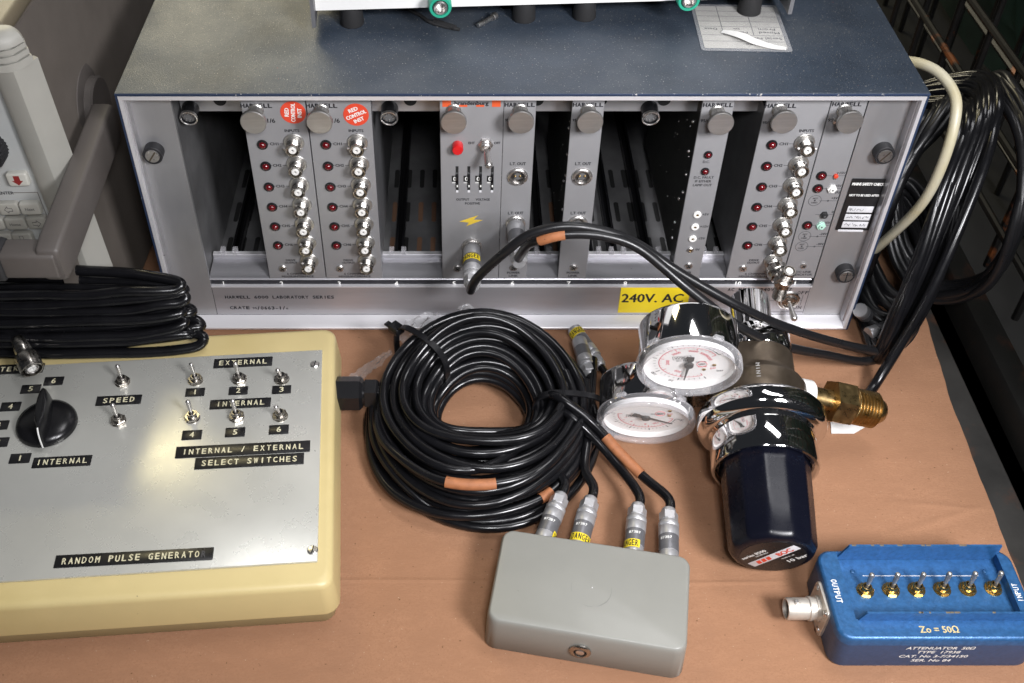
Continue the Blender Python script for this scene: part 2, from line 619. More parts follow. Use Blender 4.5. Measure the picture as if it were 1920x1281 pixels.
def card_z(x, y):
    z = -0.62
    z += 0.10 * sin(y * 0.098 + 0.4 * sin(x * 0.02)) + 0.06 * sin(y * 0.31 + x * 0.004)
    z += crease(y + 214.5 + 1.0 * sin(x * 0.02), 1.0, 0.6) * (1 if x < 130 else max(0, 1 - (x - 130) / 30))
    # diagonal creases by the blue box and at the right edge
    z += crease((y + 270) - 0.75 * (x - 205), 1.8, 0.62) * max(0, 1 - abs(y + 285) / 28)
    z += crease((y + 172) - 0.35 * (x - 255), 2.2, 0.62) * max(0, 1 - abs(x - 262) / 48)
    z += crease((y + 158) + 0.12 * (x - 255), 1.8, 0.55) * max(0, 1 - abs(x - 268) / 40)
    return min(z, 0.0)

mb = MB()
sheet(card_edge, -700, -420, 420, 260, 840, card_z, 'cardboard', mb, 3.0)
tag(mb.build('cardboard_sheet', sharp=60), 'brown cardboard sheet lying flat under all the instruments', 'cardboard')

mb = MB()
mb.box(-900, 320, -600, 460, -12, -6.5, 'rust_steel')
tag(mb.build('cage_floor'), kind='structure')

t = thing('wire_cage', 'dark rusty steel mesh cage side with a bottom rail on the right', 'cage', (345, 0, -6))
mb = MB()
prof = [(319.5, -6.5), (331, -6.5), (335, 8), (337.5, 10.5), (352, 11), (356, 9), (358, -6.5)]
mb.loft([[(x, y, z) for x, z in prof] for y in (-600, -150, 100, 700)], 'dark_steel')
mb.build('bottom_rail', t)
mb = MB()
WX = 371
for k in range(-9, 10):
    y = 187 + 60 * k
    mb.tube([(WX, y, 5), (WX + random.uniform(-1, 1), y, 200), (WX, y, 520)], 2.9, 'mesh_wire', n=8, sub=6)
for j in range(-1, 9):
    z = 94.5 + 51 * j
    mb.tube([(WX - 5, -360, z - 1), (WX - 5, 100, z), (WX - 5, 460, z + 1), (WX - 5, 730, z)], 2.9, 'mesh_wire', n=8, sub=6)
mb.build('wire_mesh', t)

t = thing('wire_cage', 'second mesh cage standing behind the first, mostly dark', 'cage', (470, 100, -40))
mb = MB()
for k in range(-4, 10):
    y = 160 + 60 * k
    mb.tube([(450, y, -40), (450, y, 520)], 2.8, 'mesh_wire', n=6, sub=2)
for j in range(-2, 8):
    z = 60 + 58 * j
    mb.tube([(445, -200, z), (445, 760, z)], 2.8, 'mesh_wire', n=6, sub=2)
mb.build('wire_mesh', t)

mb = MB()
P = []
for j in range(15):
    row = []
    for i in range(31):
        y = -250 + 38 * i
        z = -40 + 45 * j
        row.append((520 + 14 * sin(y * 0.021 + z * 0.01) + 9 * sin(z * 0.06 + y * .03), y, z))
    P.append(row)
vs = [p for r in P for p in r] + [(p[0] + 6, p[1], p[2]) for r in P for p in r]
fs = []
o2 = 15 * 31
for j in range(14):
    for i in range(30):
        a = j * 31 + i
        fs += [(a, a + 1, a + 32, a + 31), (o2 + a, o2 + a + 31, o2 + a + 32, o2 + a + 1)]
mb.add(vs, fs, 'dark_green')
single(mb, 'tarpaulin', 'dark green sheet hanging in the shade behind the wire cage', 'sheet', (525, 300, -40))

# ================================================================== the crate
crate = thing('instrument_crate', 'wide navy blue rack crate with an aluminium front holding plug-in modules', 'instrument rack', (0, 0, 0))
mb = MB()
HW, HT, DP = 247.2, 198.7, 385
mb.rbox((0, DP / 2, HT - 0.75), (2 * HW, DP, 1.5), 'blue_case', r=0.7, e=0.6)
for s in (-1, 1):
    mb.box(s * HW - (1.6 if s > 0 else 0), s * HW + (1.6 if s < 0 else 0), 0.3, DP - 0.3, 0.2, HT - 1.52, 'blue_edge')
mb.box(-HW + 1.7, HW - 1.7, 0.6, DP - 0.4, 0.0, 1.2, 'blue_edge')
mb.box(-HW + 1.7, HW - 1.7, DP - 2, DP - 0.5, 1.3, HT - 1.6, 'blue_edge')
mb.build('case', crate)

mb = MB()   # worn strip along the front edge of the lid
mb.rbox((0, -0.35, HT - 0.95), (2 * HW - 0.2, 0.7, 1.7), 'blue_edge', r=0.3)
mb.build('lid_edge', crate)

mb = MB()   # frame
xs = HW - 1.75
mb.box(-xs, xs, -0.6, 9.9, 194.1, 196.7, 'alu_bright')
for s in (-1, 1):
    a, b_ = sorted((s * xs, s * (xs - 2.2)))
    mb.box(a, b_, -0.4, 9.9, 1.3, 194.0, 'alu_bright')
    a, b_ = sorted((s * (xs - 2.3), s * (xs - 3.3)))
    mb.box(a, b_, 3.0, 9.9, 6.3, 194.0, 'alu_satin')
# bottom ledge: slopes down to the front
pr = [(-0.5, 1.3), (-0.5, 2.6), (0.2, 3.2), (9.9, 6.2), (9.9, 1.3)]
mb.loft([[(x, y, z) for y, z in pr] for x in (-xs + 2.3, xs - 2.3)], 'alu_bright')
mb.build('front_frame', crate)

mb = MB()
mb.box(-243.5, -217.1, 10, 12.5, 6.5, 193.8, 'alu_ear')
mb.build('rack_ear', crate)
mb = MB()
mb.box(215.7, 243.5, 10, 12.5, 6.5, 193.8, 'alu_ear')
mb.build('rack_ear', crate)

mb = MB()   # legend strip, number channel and rail nose
mb.box(-217.0, 215.6, 10, 12.5, 6.5, 33.6, 'alu_satin')
mb.box(-217.0, 215.6, 9.2, 12.5, 33.6, 34.3, 'alu_bright')
mb.build('legend_strip', crate)
mb = MB()
mb.box(-217.0, 213.5, 12.2, 14.0, 34.3, 39.0, 'ink')
mb.build('number_channel', crate)
mb = MB()
pr = [(12.2 + 2.6 * cos(a), 40.6 + 1.1 * sin(a)) for a in [pi / 2 + pi * k / 8 for k in range(9)]] + [(33, 39.5), (33, 46.4), (31, 46.6), (30.4, 43.2), (16, 43.0), (13.2, 41.6)]
mb.loft([[(x, y, z) for y, z in pr] for x in (-217, 213.5)], 'alu_satin', cap0=True, cap1=True)
mb.box(-217, 213.5, 30.0, 33.6, 46.5, 47.2, 'alu_bright')
mb.build('front_rail', crate)
mb = MB()
mb.box(-217, 213.5, 14, 20, 185, 189.5, 'alu_satin')
mb.box(-217, 213.5, 28, 31, 168.5, 186, 'alu_ear')
for k in range(11):
    mb.cyl((-191 + 40.5 * k, 27.4, 177), (-191 + 40.5 * k, 28.1, 177), 4.2, 'slot_black')
mb.build('top_rail', crate)

mb = MB()   # chassis inside
mb.box(-243, 243, 33.7, 384, 26.5, 28.0, 'inside_dark')
mb.box(-245, -218, 13, 380, 30, 188, 'inside_dark')
mb.box(216.5, 245, 13, 380, 30, 188, 'inside_dark')
mb.box(-218, 216.5, 262, 264, 28.2, 192, 'black_matte')
mb.box(-218, 216.5, 238, 246, 46, 54, 'side_metal')
mb.box(-218, 216.5, 34, 262, 189, 191, 'black_matte')
mb.build('chassis', crate)
mb = MB()   # ventilation slots: flat capsules on the floor, the holes' shade put into their colour
for k in range(42):
    x = -213 + 10.3 * k
    for r, y in enumerate((61, 105, 149)):
        m = 'slot_hole' if (k % 3 != 1 and -90 < x < 40 and r < 2) else 'slot_black'
        pts = [(x + 1.9 * cos(a), y + (10.5 if sin(a) >= 0 else -10.5) + 1.9 * sin(a)) for a in [2 * pi * i / 14 for i in range(14)]]
        mb.prism(pts, (0, 0, 28.0), (1, 0, 0), (0, 1, 0), 0.05, 0.3, m)
mb.build('vent_slots', crate)
for x in (-205, -83, -163, -122, 58, 76, 101, 22, 143):
    mb = MB()
    mb.box(x - 3.2, x - 1.4, 34, 255, 28.3, 35.5, 'black_plastic')
    mb.box(x + 1.4, x + 3.2, 34, 255, 28.3, 35.5, 'black_plastic')
    mb.box(x - 3.2, x + 3.2, 34.2, 255, 28.2, 29.6, 'black_plastic')
    for s in (-1, 1):
        mb.rbox((x + s * 4.4, 31.5, 49.4), (3.4, 5, 4.4), 'clear_plastic', r=0.4)
    mb.build('guide_rail', crate)
for x in (-210.6, -82.9, 83.7):   # round multi-pin sockets under the top rail
    mb = MB()
    mb.lathe([(5.6, 0), (5.6, 14), (5.0, 14.6), (4.6, 14.6), (4.6, 12.5)], 'black_plastic', (x, 33, 171.6), (0, -1, -0.18), n=20, cap1=False)
    mb.lathe([(4.7, 12.6), (0.01, 12.6)], 'inside_dark', (x, 33, 171.6), (0, -1, -0.18), n=20, cap0=False)
    mb.lathe([(5.7, 13.2), (5.7, 15.0), (5.0, 15.2), (4.7, 14.7)], 'steel', (x, 33, 171.6), (0, -1, -0.18), n=24, cap0=False, cap1=False)
    F = axis_frame((x, 33, 171.6), (0, -1, -0.18))
    for k in range(8):
        a = 2 * pi * k / 8
        p = F @ Vector((3.1 * cos(a), 3.1 * sin(a), 12.6))
        q = F @ Vector((3.1 * cos(a), 3.1 * sin(a), 14.0))
        mb.cyl(p, q, 0.35, 'steel', n=6)
    mb.build('pin_socket', crate)

def slotted_bolt(name, x, z, ang, parent, y=10):
    mb = MB()
    mb.lathe([(6.4, 0), (6.4, 6.6), (6.0, 7.0), (5.0, 7.0), (4.9, 5.8)], 'black_matte', (x, y, z), (0, -1, 0), n=28, cap1=False)
    o = mb.build(name, parent)
    mb = MB()
    mb.lathe([(4.7, 5.6), (4.7, 7.2), (4.4, 7.6), (0.01, 7.6)], 'steel', (x, y, z), (0, -1, 0), n=28, cap1=False)
    d = (cos(ang), 0, sin(ang))
    F = frame((x, y - 7.62, z), d, (-d[2], 0, d[0]))
    vs = [F @ Vector(p) for p in ((-4.3, -.5, 0), (4.3, -.5, 0), (4.3, .5, 0), (-4.3, .5, 0))]
    mb.add(vs, [(0, 1, 2, 3)], 'slot_black' if ang > 1.4 else 'dull_bronze')
    mb.build('screw_head', o)

slotted_bolt('thumb_bolt', -234.1, 151, 0.95, crate)
slotted_bolt('thumb_bolt', 233.6, 151, 0.95, crate)
slotted_bolt('thumb_bolt', 234.5, 49.5, 1.57, crate)

mb = MB()
Y = 9.95
T = lambda s, x, z, h, w=None, m='ink', **k: mb.text(s, (x, Y, z), m, h, w, lift=0.12, **k)
T('HARWELL 6000 LABORATORY SERIES', -208.5, 23.7, 2.7, 79, align='L', bold=0.16, mono=0.78)
T('CRATE', -206.5, 13.2, 2.7, 14.2, align='L', bold=0.14, mono=0.78)
T('95', -190, 12.8, 1.7, 3, align='L', bold=.06)
T('/0663-1/', -186.6, 13.0, 3.0, 20.5, align='L', bold=0.14, mono=0.7)
T('6', -165.4, 12.6, 1.7, 1.4, align='L', bold=.06)
mb.build('lettering', crate)
mb = MB()
T('AC MAINS 240V 50HZ', 178.5, 31.0, 2.7, 46, bold=0.12, mono=0.76)
T('OFF', 210.3, 28.0, 3.0, 7.6, bold=0.06, mono=0.72)
T('ON', 209.5, 13.5, 3.0, 5.4, bold=0.06, mono=0.72)
def line(x0, z0, x1, z1, wd=0.35, m='ink_soft', y=9.95, lift=0.10):
    d = Vector((x1 - x0, z1 - z0)).normalized() * wd / 2
    mb.add([(x0 - d.y, y - lift, z0 + d.x), (x0 + d.y, y - lift, z0 - d.x), (x1 + d.y, y - lift, z1 - d.x), (x1 - d.y, y - lift, z1 + d.x)], [(0, 1, 2, 3)], m)
line(211, 25.8, 211, 16)
line(205, 20.5, 211, 20.5)
line(185, 20.5, 195.5, 20.5)
line(-216.8, 33.5, -216.8, 6.6, 0.4)
line(214.6, 37, 214.6, 7.6, 0.4)
line(184, 9.2, 214.6, 9.2, 0.35)
mb.build('lettering', crate)
mb = MB()
Y = 12.15
for k, x in enumerate((-208.2, -166.4, -124.9, -83.7, -42.1, 0, 40.4, 81.2, 121.3, 162.6, 202.2)):
    mb.text(str(k + 1), (x, Y, 35.0), 'ink_white', 3.6, None, bold=0.16)
mb.build('lettering', crate)
mb = MB()   # yellow rating label
mb.box(78.2, 128.4, 9.4, 9.95, 8.7, 33.3, 'sticker_yellow')
mb.text('240V. AC', (102.0, 9.4, 23.2), 'ink', 7.9, 44.5, bold=0.30)
mb.build('rating_label', crate)
mb = MB()   # mains switch
mb.lathe([(8.2, 0), (8.2, 0.9), (7.4, 1.5), (6.2, 1.5), (5.6, 2.8), (4.6, 3.2), (4.5, 1.8), (0.01, 1.8)], 'nickel', (201.5, 10, 20.5), (0, -1, 0), n=28, cap1=False)
ms_ = mb.build('mains_switch', crate)
mb = MB()
mb.tube([(201.5, 8.5, 20.5), (202.6, 2.0, 17.6), (203.6, -3.0, 15.3)], lambda u: 1.4 + 1.1 * u, 'steel', n=14, sub=4)
mb.sphere((203.7, -3.2, 15.2), 2.6, 'steel')
mb.build('lever', ms_)

t = thing('sticker', 'black mains safety check sticker with three handwritten white boxes on the right rack ear', 'sticker', (231, 9.6, 86))
mb = MB()
F = frame((231.2, 9.35, 107.4), (1, 0, -0.02), (0, 0, 1))
mb.M = F
mb.rbox((0, 0, -0.1), (23.2, 43.0, 0.3), 'sticker_black', r=0.8, e=0.1)
mb.build('backing', t)
mb = MB(F)
for k, yy in enumerate((-3.6, -10.2, -16.6)):
    mb.rbox((0.6, yy, 0.12), (17.4, 5.2, 0.12), 'sticker_white', r=0.3, e=0.05)
mb.rbox((-1.0, -21.9, 0.0), (17.5, 1.8, 0.4), 'sticker_white', r=0.6, e=0.1)
mb.text('MAINS SAFETY CHECK', (0, 17.3, 0.12), 'ink_white', 2.1, 21.0, xd=(1, 0, 0), yd=(0, 1, 0), bold=0.15, shear=0.0)
mb.text('NOT TO BE USED AFTER', (0, 8.2, 0.12), 'ink_white', 1.7, 20.0, xd=(1, 0, 0), yd=(0, 1, 0), bold=0.1)
for k, yy in enumerate((-3.6, -10.2, -16.6)):   # scribbles
    for q in range(3 if k else 2):
        x = -7 + q * 5.4
        pts = []
        for i in range(9):
            pts.append((x + i * 0.55, yy + random.uniform(-1.3, 1.3), 0.27))
        mb.tube(pts, 0.13, 'ink_soft', n=4, sub=3)
mb.build('lettering', t)

# ================================================================== plug-in modules
PH = 150.5

def base_panel(t, wd):
    mb = MB()
    mb.rbox((wd / 2, 1.0, PH / 2), (wd - 0.45, 2.0, PH), 'panel_grey', r=0.25, e=0.2, n=1)
    mb.build('front_panel', t, world=False)

def knob(t, x, z):
    mb = MB()
    F = (x, 0, z)
    mb.lathe([(4.7, 0), (4.7, 1.0), (4.0, 1.6), (4.0, 9.5), (5.5, 11.2)], 'satin_knob', F, (0, -1, 0), n=40,
             fn=lambda a: 1 + 0.03 * cos(20 * a))
    mb.lathe([(5.0, 11.0), (7.6, 11.6), (8.0, 12.2), (8.0, 14.2), (7.6, 14.7), (0.01, 14.75)], 'satin_knob', F, (0, -1, 0), n=40, cap1=False)
    mb.build('thumb_knob', t, world=False)

def lamp(t, x, z, r=2.5):
    mb = MB()
    mb.lathe([(r * 1.42, 0), (r * 1.42, 0.7), (r * 1.25, 1.3), (r * 1.0, 1.3)], 'black_plastic', (x, 0, z), (0, -1, 0), n=24, cap1=False)
    o = mb.build('indicator_lamp', t, world=False)
    mb = MB()
    mb.sphere((x, -0.7, z), r, 'red_lens', n=20, squash=0.95, axis=(0, -1, 0), half=True)
    mb.build('lens', o, world=False)

def bnc(t, x, z, ang=0.0, L=10.5):
    F = (x, 0, z)
    mb = MB()
    mb.lathe([(6.6, 0), (6.6, 0.9), (6.3, 1.2), (5.3, 1.25), (5.2, 2.0), (4.75, 2.1), (4.75, 4.4)], 'satin_knob', F, (0, -1, 0), n=28, cap1=False)
    pr = []
    h = 4.4
    while h < L - 1.5:
        pr += [(4.75, h), (4.25, h + 0.4), (4.25, h + 0.7), (4.75, h + 1.1)]
        h += 1.25
    pr += [(4.75, L - 0.9), (4.5, L - 0.2), (4.3, L), (3.9, L), (3.8, L - 2.5), (0.01, L - 2.5)]
    mb.lathe([(4.75, 4.3)] + pr, 'nickel', F, (0, -1, 0), n=26, cap0=False, cap1=False)
    d = Vector((cos(ang), 0, sin(ang)))
    for s in (-1, 1):
        p = Vector((x, -L + 3.2, z)) + d * s * 4.4
        mb.cyl(p, p + d * s * 1.7, 0.95, 'steel', n=10, bev=.2)
    o = mb.build('coaxial_socket', t, world=False)
    mb = MB()
    mb.lathe([(2.5, L - 2.5), (2.5, L - 0.7), (2.2, L - 0.4), (0.9, L - 0.4), (0.8, L - 1.6)], 'ptfe_white', F, (0, -1, 0), n=20, cap1=False)
    mb.lathe([(0.8, L - 1.5), (0.01, L - 1.5)], 'inside_dark', F, (0, -1, 0), n=12, cap0=False, cap1=False)
    mb.build('insulator', o, world=False)

def cross_screw(t, x, z, r=2.9):
    mb = MB()
    mb.lathe([(r, 0), (r, 0.6), (r * 0.8, 1.3), (0.01, 1.6)], 'steel', (x, 0, z), (0, -1, 0), n=20, cap1=False)
    for a in (0.6, 0.6 + pi / 2):
        d = (cos(a), 0, sin(a))
        F = frame((x, -1.62, z), d, (-d[2], 0, d[0]))
        mb.add([F @ Vector(p) for p in ((-r * .6, -.35, 0), (r * .6, -.35, 0), (r * .6, .35, 0), (-r * .6, .35, 0))], [(0, 1, 2, 3)], 'slot_black')
    mb.build('screw', t, world=False)

def txt(mb, s, x, z, h, w_=None, m='ink', **k):
    if w_ and s == 'HARWELL':
        k.setdefault('mono', 0.78)
    k['bold'] = k.get('bold', 0.07) * 1.0
    mb.text(s, (x, -0.01, z), m, h, w_, lift=0.10, **k)

def hline(mb, x0, x1, z, wd=0.35, m='ink_soft'):
    mb.box(x0, x1, -0.13, -0.03, z - wd / 2, z + wd / 2, m)

def side_plates(t, wd, left='side_metal', right='side_metal', depth=170):
    mb = MB()
    mb.box(wd - 2.2, wd - 1.0, 2.0, depth, 3, 138, right)
    mb.box(wd - 4.0, wd - 2.2, 4.0, 60, 20, 23, 'side_metal')
    mb.build('side_plate', t, world=False)
    mb = MB()
    mb.box(1.2, 2.6, 2.0, depth, 3, 138, left)
    mb.build('side_plate' if left == 'side_metal' else 'circuit_board', t, world=False)

def board(t, x, depth=165, rows=7):
    mb = MB()
    mb.box(x, x + 1.5, 3.0, depth, 2, 140, 'pcb_dark')
    for k in range(rows):
        z = 18 + k * 16 + random.uniform(-4, 4)
        y = 12 + random.uniform(0, 10)
        mb.sphere((x - 0.5, y, z), 1.1, 'steel', n=8)
    for k in range(26):
        mb.sphere((x - 0.1, random.uniform(8, 120), random.uniform(6, 136)), random.uniform(0.2, 0.4), 'steel', n=5)
    mb.build('circuit_board', t, world=False)

# ---- six-channel mixers
def make_mixer():
    wd = 40.4
    t = thing('plug_in_module', 'x', 'electronic module', (-174.0, 10, 42))
    base_panel(t, wd)
    side_plates(t, wd)
    knob(t, 9.3, 138.7)
    for k in range(6):
        lamp(t, 9.8, 113.2 - 16.6 * k)
    for k in range(7):
        bnc(t, 30.2, 115.0 - 16.45 * k, [0.0, 1.3, 1.55, 2.2, 0.9, 2.3, 2.4][k])
    cross_screw(t, 10.6, 9.2)
    mb = MB()
    txt(mb, 'HARWELL', 9.6, 141.8, 2.9, 19.2, bold=0.22)
    txt(mb, '95/', 2.4, 129.6, 1.9, 3.6, bold=0.1)
    txt(mb, '1/6', 17.6, 131.0, 3.0, 4.8, bold=0.14)
    txt(mb, 'INPUTS', 29.8, 123.6, 1.9, 9.2, bold=0.10)
    txt(mb, '1', 30.0, 121.3, 1.4, bold=0.06)
    for k in range(6):
        z = 113.2 - 16.6 * k + 0.5
        txt(mb, 'CH%d' % (k + 1), 17.3, z, 2.0, 5.4, bold=0.10)
        hline(mb, 13.2, 14.2, z)
        hline(mb, 20.8, 23.4, z)
    txt(mb, 'DRIVE', 17.0, 16.6, 1.7, 6.6, bold=0.08)
    txt(mb, 'OUTPUT', 17.0, 14.2, 1.7, 8.8, bold=0.08)
    txt(mb, '6 CHANNEL', 20.6, 4.0, 1.7, 15.0, bold=0.08)
    txt(mb, 'MIXER/INTERFACE', 20.4, 1.5, 1.7, 22.5, bold=0.08)
    mb.build('lettering', t, world=False)
    return t

mix0 = make_mixer()
mix0['group'] = 'six channel mixer modules in the crate'
mix0['label'] = 'grey six channel mixer module furthest left, tilted lettering on its red round sticker'
mixers = [mix0]
for x0, lb in ((-133.4, 'grey six channel mixer module directly right of another one, slanted text on red round sticker'),
               (152.0, 'grey six channel mixer module with a metal tee adapter and no round sticker')):
    c = copy_tree(mix0)
    c.location = (x0 * 0.001, 0.010, 0.042)
    c['label'] = lb
    TM[c.name] = Matrix.Translation(Vector((x0, 10, 42)))
    mixers.append(c)

def red_sticker(t, x, z, ang, words):
    mb = MB(frame((x, -0.08, z), (cos(ang), 0, sin(ang)), (-sin(ang), 0, cos(ang))))
    pts = [(8.0 * cos(2 * pi * i / 40), 8.0 * sin(2 * pi * i / 40)) for i in range(40)]
    mb.prism(pts, (0, 0, 0), (1, 0, 0), (0, 1, 0), 0, 0.18, 'sticker_red')
    o = mb.build('round_sticker', t, world=False)
    m2 = MB(mb.M)
    for k, (s, w_) in enumerate(words):
        m2.text(s, (0, 4.0 - 4.0 * k, 0.18), 'ink_white', 2.5, w_, xd=(1, 0, 0), yd=(0, 1, 0), bold=0.15, lift=0.1)
    m2.build('lettering', o, world=False)

red_sticker(mixers[0], 32.0, 137.0, 1.50, (('RED', 6.0), ('CONTROL', 13.2), ('INST', 6.6)))
red_sticker(mixers[1], 30.6, 135.4, 0.42, (('RED', 6.0), ('CONTROL', 13.4), ('INST', 6.6)))

# the tee adapter on the third mixer's last sockets
t = thing('tee_adapter', 'nickel coaxial tee adapter screwed onto the lower sockets of the right hand mixer', 'adapter', (152 + 31, -4, 60))
mb = MB()
c = Vector((186.5, -5, 54.5))
mb.lathe([(6.0, 0), (7.4, 0.6), (7.4, 5), (6.6, 6.0), (6.2, 9), (5.0, 10), (5.0, 14)], 'nickel', (183, 2.5, 58), (0.12, -1, -0.15), n=24)
mb.hexnut(c + Vector((-1, 1, 1)), (0.1, -0.75, 0.05), 12.5, 8, 'nickel')
for s, L in ((1, 14), (-1, 15)):
    d = Vector((0.06, -0.30, 1)).normalized() * s
    if s < 0:
        d = Vector((-0.04, -0.05, -1)).normalized()
    pr = [(5.6, 0), (5.6, 3.5), (4.6, 4.2)]
    h = 4.4
    while h < L - 1.5:
        pr += [(4.6, h), (4.25, h + 0.3), (4.25, h + .45), (4.6, h + 0.75)]
        h += 0.9
    pr += [(4.6, L - 0.6), (4.2, L), (3.7, L), (3.6, L - 2), (0.01, L - 2)]
    mb.lathe(pr, 'nickel', c + Vector((0, -3, 0)), d, n=24, cap1=False)
    if s > 0:
        tip, td = c + Vector((0, -3, 0)) + d * (L - 2.4), d
mb.build('body', t)
mb = MB()
mb.lathe([(2.4, 0), (2.4, 2.2), (0.9, 2.3), (0.8, 1.2), (0.01, 1.2)], 'ptfe_white', tip, td, n=18, cap1=False)
mb.build('insulator', t)

# ---- high-voltage supply
wd = 40.2
t = thing('plug_in_module', 'wide grey high voltage supply module with orange squares, a yellow lightning bolt and thumbwheels', 'electronic module', (-50.6, 10, 42))
base_panel(t, wd)
side_plates(t, wd, 'side_metal', 'side_metal')
knob(t, 9.0, 138.6)
cross_screw(t, 10.9, 9.2)
mb = MB()
for x in (4.6, 35.4):
    mb.box(x - 2.7, x + 2.7, -0.12, -0.02, 141.0, 147.5, 'sticker_orange')
for x in (14.9, 25.4):
    mb.box(x - 2.5, x + 2.5, -0.12, -0.02, 146.6, 148.0, 'sticker_orange')
    mb.box(x - 2.5, x + 2.5, -0.12, -0.02, 141.0, 142.4, 'sticker_orange')
mb.build('badge', t, world=False)
mb = MB()
txt(mb, 'brandenburg', 20.0, 143.7, 2.6, 21.0, bold=0.16)
txt(mb, 'EHT', 20.3, 114.4, 1.7, 4.0, bold=0.08)
txt(mb, 'OFF', 36.6, 114.4, 1.7, 3.8, bold=0.08)
mb.build('lettering', t, world=False)
mb = MB()
txt(mb, 'OUTPUT', 14.6, 69.6, 1.8, 8.6, bold=0.07)
txt(mb, 'VOLTAGE', 28.0, 69.6, 1.8, 9.4, bold=0.07)
txt(mb, 'POSITIVE', 21.2, 66.3, 1.8, 10.0, bold=0.07)
mb.build('lettering', t, world=False)
mb = MB()
pts = [(-8, -1.2), (-1.5, -0.3), (-3.2, -4.2), (8, 1.0), (1.4, 0.6), (3.0, 4.2)]
pts = [(-8, -0.6), (-1.6, -1.6), (-3.4, -4.6), (7.8, 0.6), (1.6, 1.0), (4.6, 4.6)]
mb.prism(pts, (20.4, 0, 51.6), (1, 0, 0), (0, 0, 1), 0.02, 0.12, 'bolt_yellow')
mb.build('lightning_sign', t, world=False)
mb = MB()
mb.lathe([(3.6, 0), (3.6, 5.6), (3.1, 6.4), (0.01, 6.5)], 'red_button', (11.3, 0, 112.6), (0, -1, 0), n=24, cap1=False, fn=lambda a: 1 + .02 * cos(16 * a))
mb.build('push_button', t, world=False)
mb = MB()
mb.hexnut((29.3, 0, 113.6), (0, -1, 0), 8.4, 2.2, 'steel')
mb.lathe([(3.2, 2.2), (3.2, 5.2), (2.6, 5.6), (2.4, 4.0), (0.01, 4.0)], 'steel', (29.3, 0, 113.6), (0, -1, 0), n=20, cap1=False)
o = mb.build('toggle_switch', t, world=False)
mb = MB()
mb.tube([(29.3, -3.4, 113.6), (30.0, -8, 110.6), (31.0, -13.5, 107.2)], lambda u: 1.4 + 1.3 * u, 'steel', n=14, sub=4)
mb.sphere((31.0, -13.6, 107.1), 2.7, 'steel')
mb.build('lever', o, world=False)
for k in range(4):
    x = 10.9 + 7.7 * k
    mb = MB()
    mb.rbox((x, -0.05, 86.6), (1.9, 0.3, 19.5), 'slot_black', r=0.3, e=0.1)
    mb.lathe([(8.5, -0.7), (8.5, 0.7)], 'black_plastic', (x, 6.8, 86.6), (1, 0, 0), n=30)
    o = mb.build('thumbwheel', t, world=False)
    mb = MB()
    mb.rbox((x - 2.0, -0.08, 86.6), (3.0, 0.3, 4.6), 'slot_black', r=0.3, e=0.1)
    mb.text('0', (x - 1.5, -0.25, 86.6), 'ink_white', 3.2, 1.9, bold=0.14)
    mb.box(x - 3.4, x - 0.9, -0.3, -0.1, 83.1, 83.6, 'ink_white')
    mb.box(x - 0.3, x + 0.6, -1.9, -1.75, 81.0, 82.6, 'ink_white')
    mb.box(x - 0.8, x + 0.8, -0.4, -0.25, 75.6, 77.4, 'sticker_white')
    mb.build('digit', o, world=False)
mb = MB()
mb.lathe([(7.2, 0), (7.2, 1.0), (6.6, 1.8), (6.2, 1.8), (6.2, 3.2)], 'steel', (21.0, 0, 29.2), (0, -1, 0), n=26)
mb.build('high_voltage_socket', t, world=False)

# ---- power links
def make_link():
    wd = 20.4
    t = thing('plug_in_module', 'x', 'electronic module', (-10.6, 10, 42))
    base_panel(t, wd)
    board(t, 2.0)
    mb = MB()
    mb.box(wd - 2.0, wd - 1.0, 2.0, 165, 3, 138, 'side_metal')
    mb.build('side_plate', t, world=False)
    knob(t, 10.4, 138.7)
    cross_screw(t, 10.8, 10.0)
    for z in (88.3, 49.4):
        mb = MB()
        mb.lathe([(6.9, 0), (6.9, 0.8), (6.4, 1.5), (5.4, 1.9), (4.8, 1.9), (4.6, -1.6)], 'steel', (10.6, 0, z), (0, -1, 0), n=30, cap1=False)
        o = mb.build('round_socket', t, world=False)
        mb = MB()
        mb.lathe([(4.7, -0.9), (4.4, -0.2), (0.01, 0.3)], 'inside_dark', (10.6, 0, z), (0, -1, 0), n=24, cap0=False, cap1=False)
        for s in (-1, 1):
            mb.sphere((10.6 + s * 1.7, -0.3, z + 0.4), 0.9, 'brass', n=10)
        mb.build('insert', o, world=False)
    mb = MB()
    txt(mb, 'HARWELL', 10.0, 142.5, 2.7, 18.6, bold=0.20)
    txt(mb, '95/6', 3.4, 131.4, 1.9, 4.4, bold=0.09)
    mb.build('lettering', t, world=False)
    mb = MB()
    txt(mb, 'L.T. OUT', 10.4, 98.4, 2.2, 10.2, bold=0.11)
    mb.build('lettering', t, world=False)
    mb = MB()
    txt(mb, 'L.T. OUT', 10.4, 58.2, 2.2, 10.2, bold=0.11)
    mb.build('lettering', t, world=False)
    mb = MB()
    txt(mb, 'POWER', 10.8, 5.0, 1.9, 9.0, bold=0.09)
    txt(mb, 'LINK', 10.8, 2.2, 1.9, 6.4, bold=0.09)
    mb.build('lettering', t, world=False)
    return t

l0 = make_link()
l0['group'] = 'narrow power link modules'
l0['label'] = 'narrow grey power link module beside the wide supply, with a plug in its lower socket'
l1 = copy_tree(l0)
l1.location = (0.0318, 0.010, 0.042)
l1['label'] = 'narrow grey power link module standing alone between two empty slots, lower socket free'
TM[l1.name] = Matrix.Translation(Vector((31.8, 10, 42)))

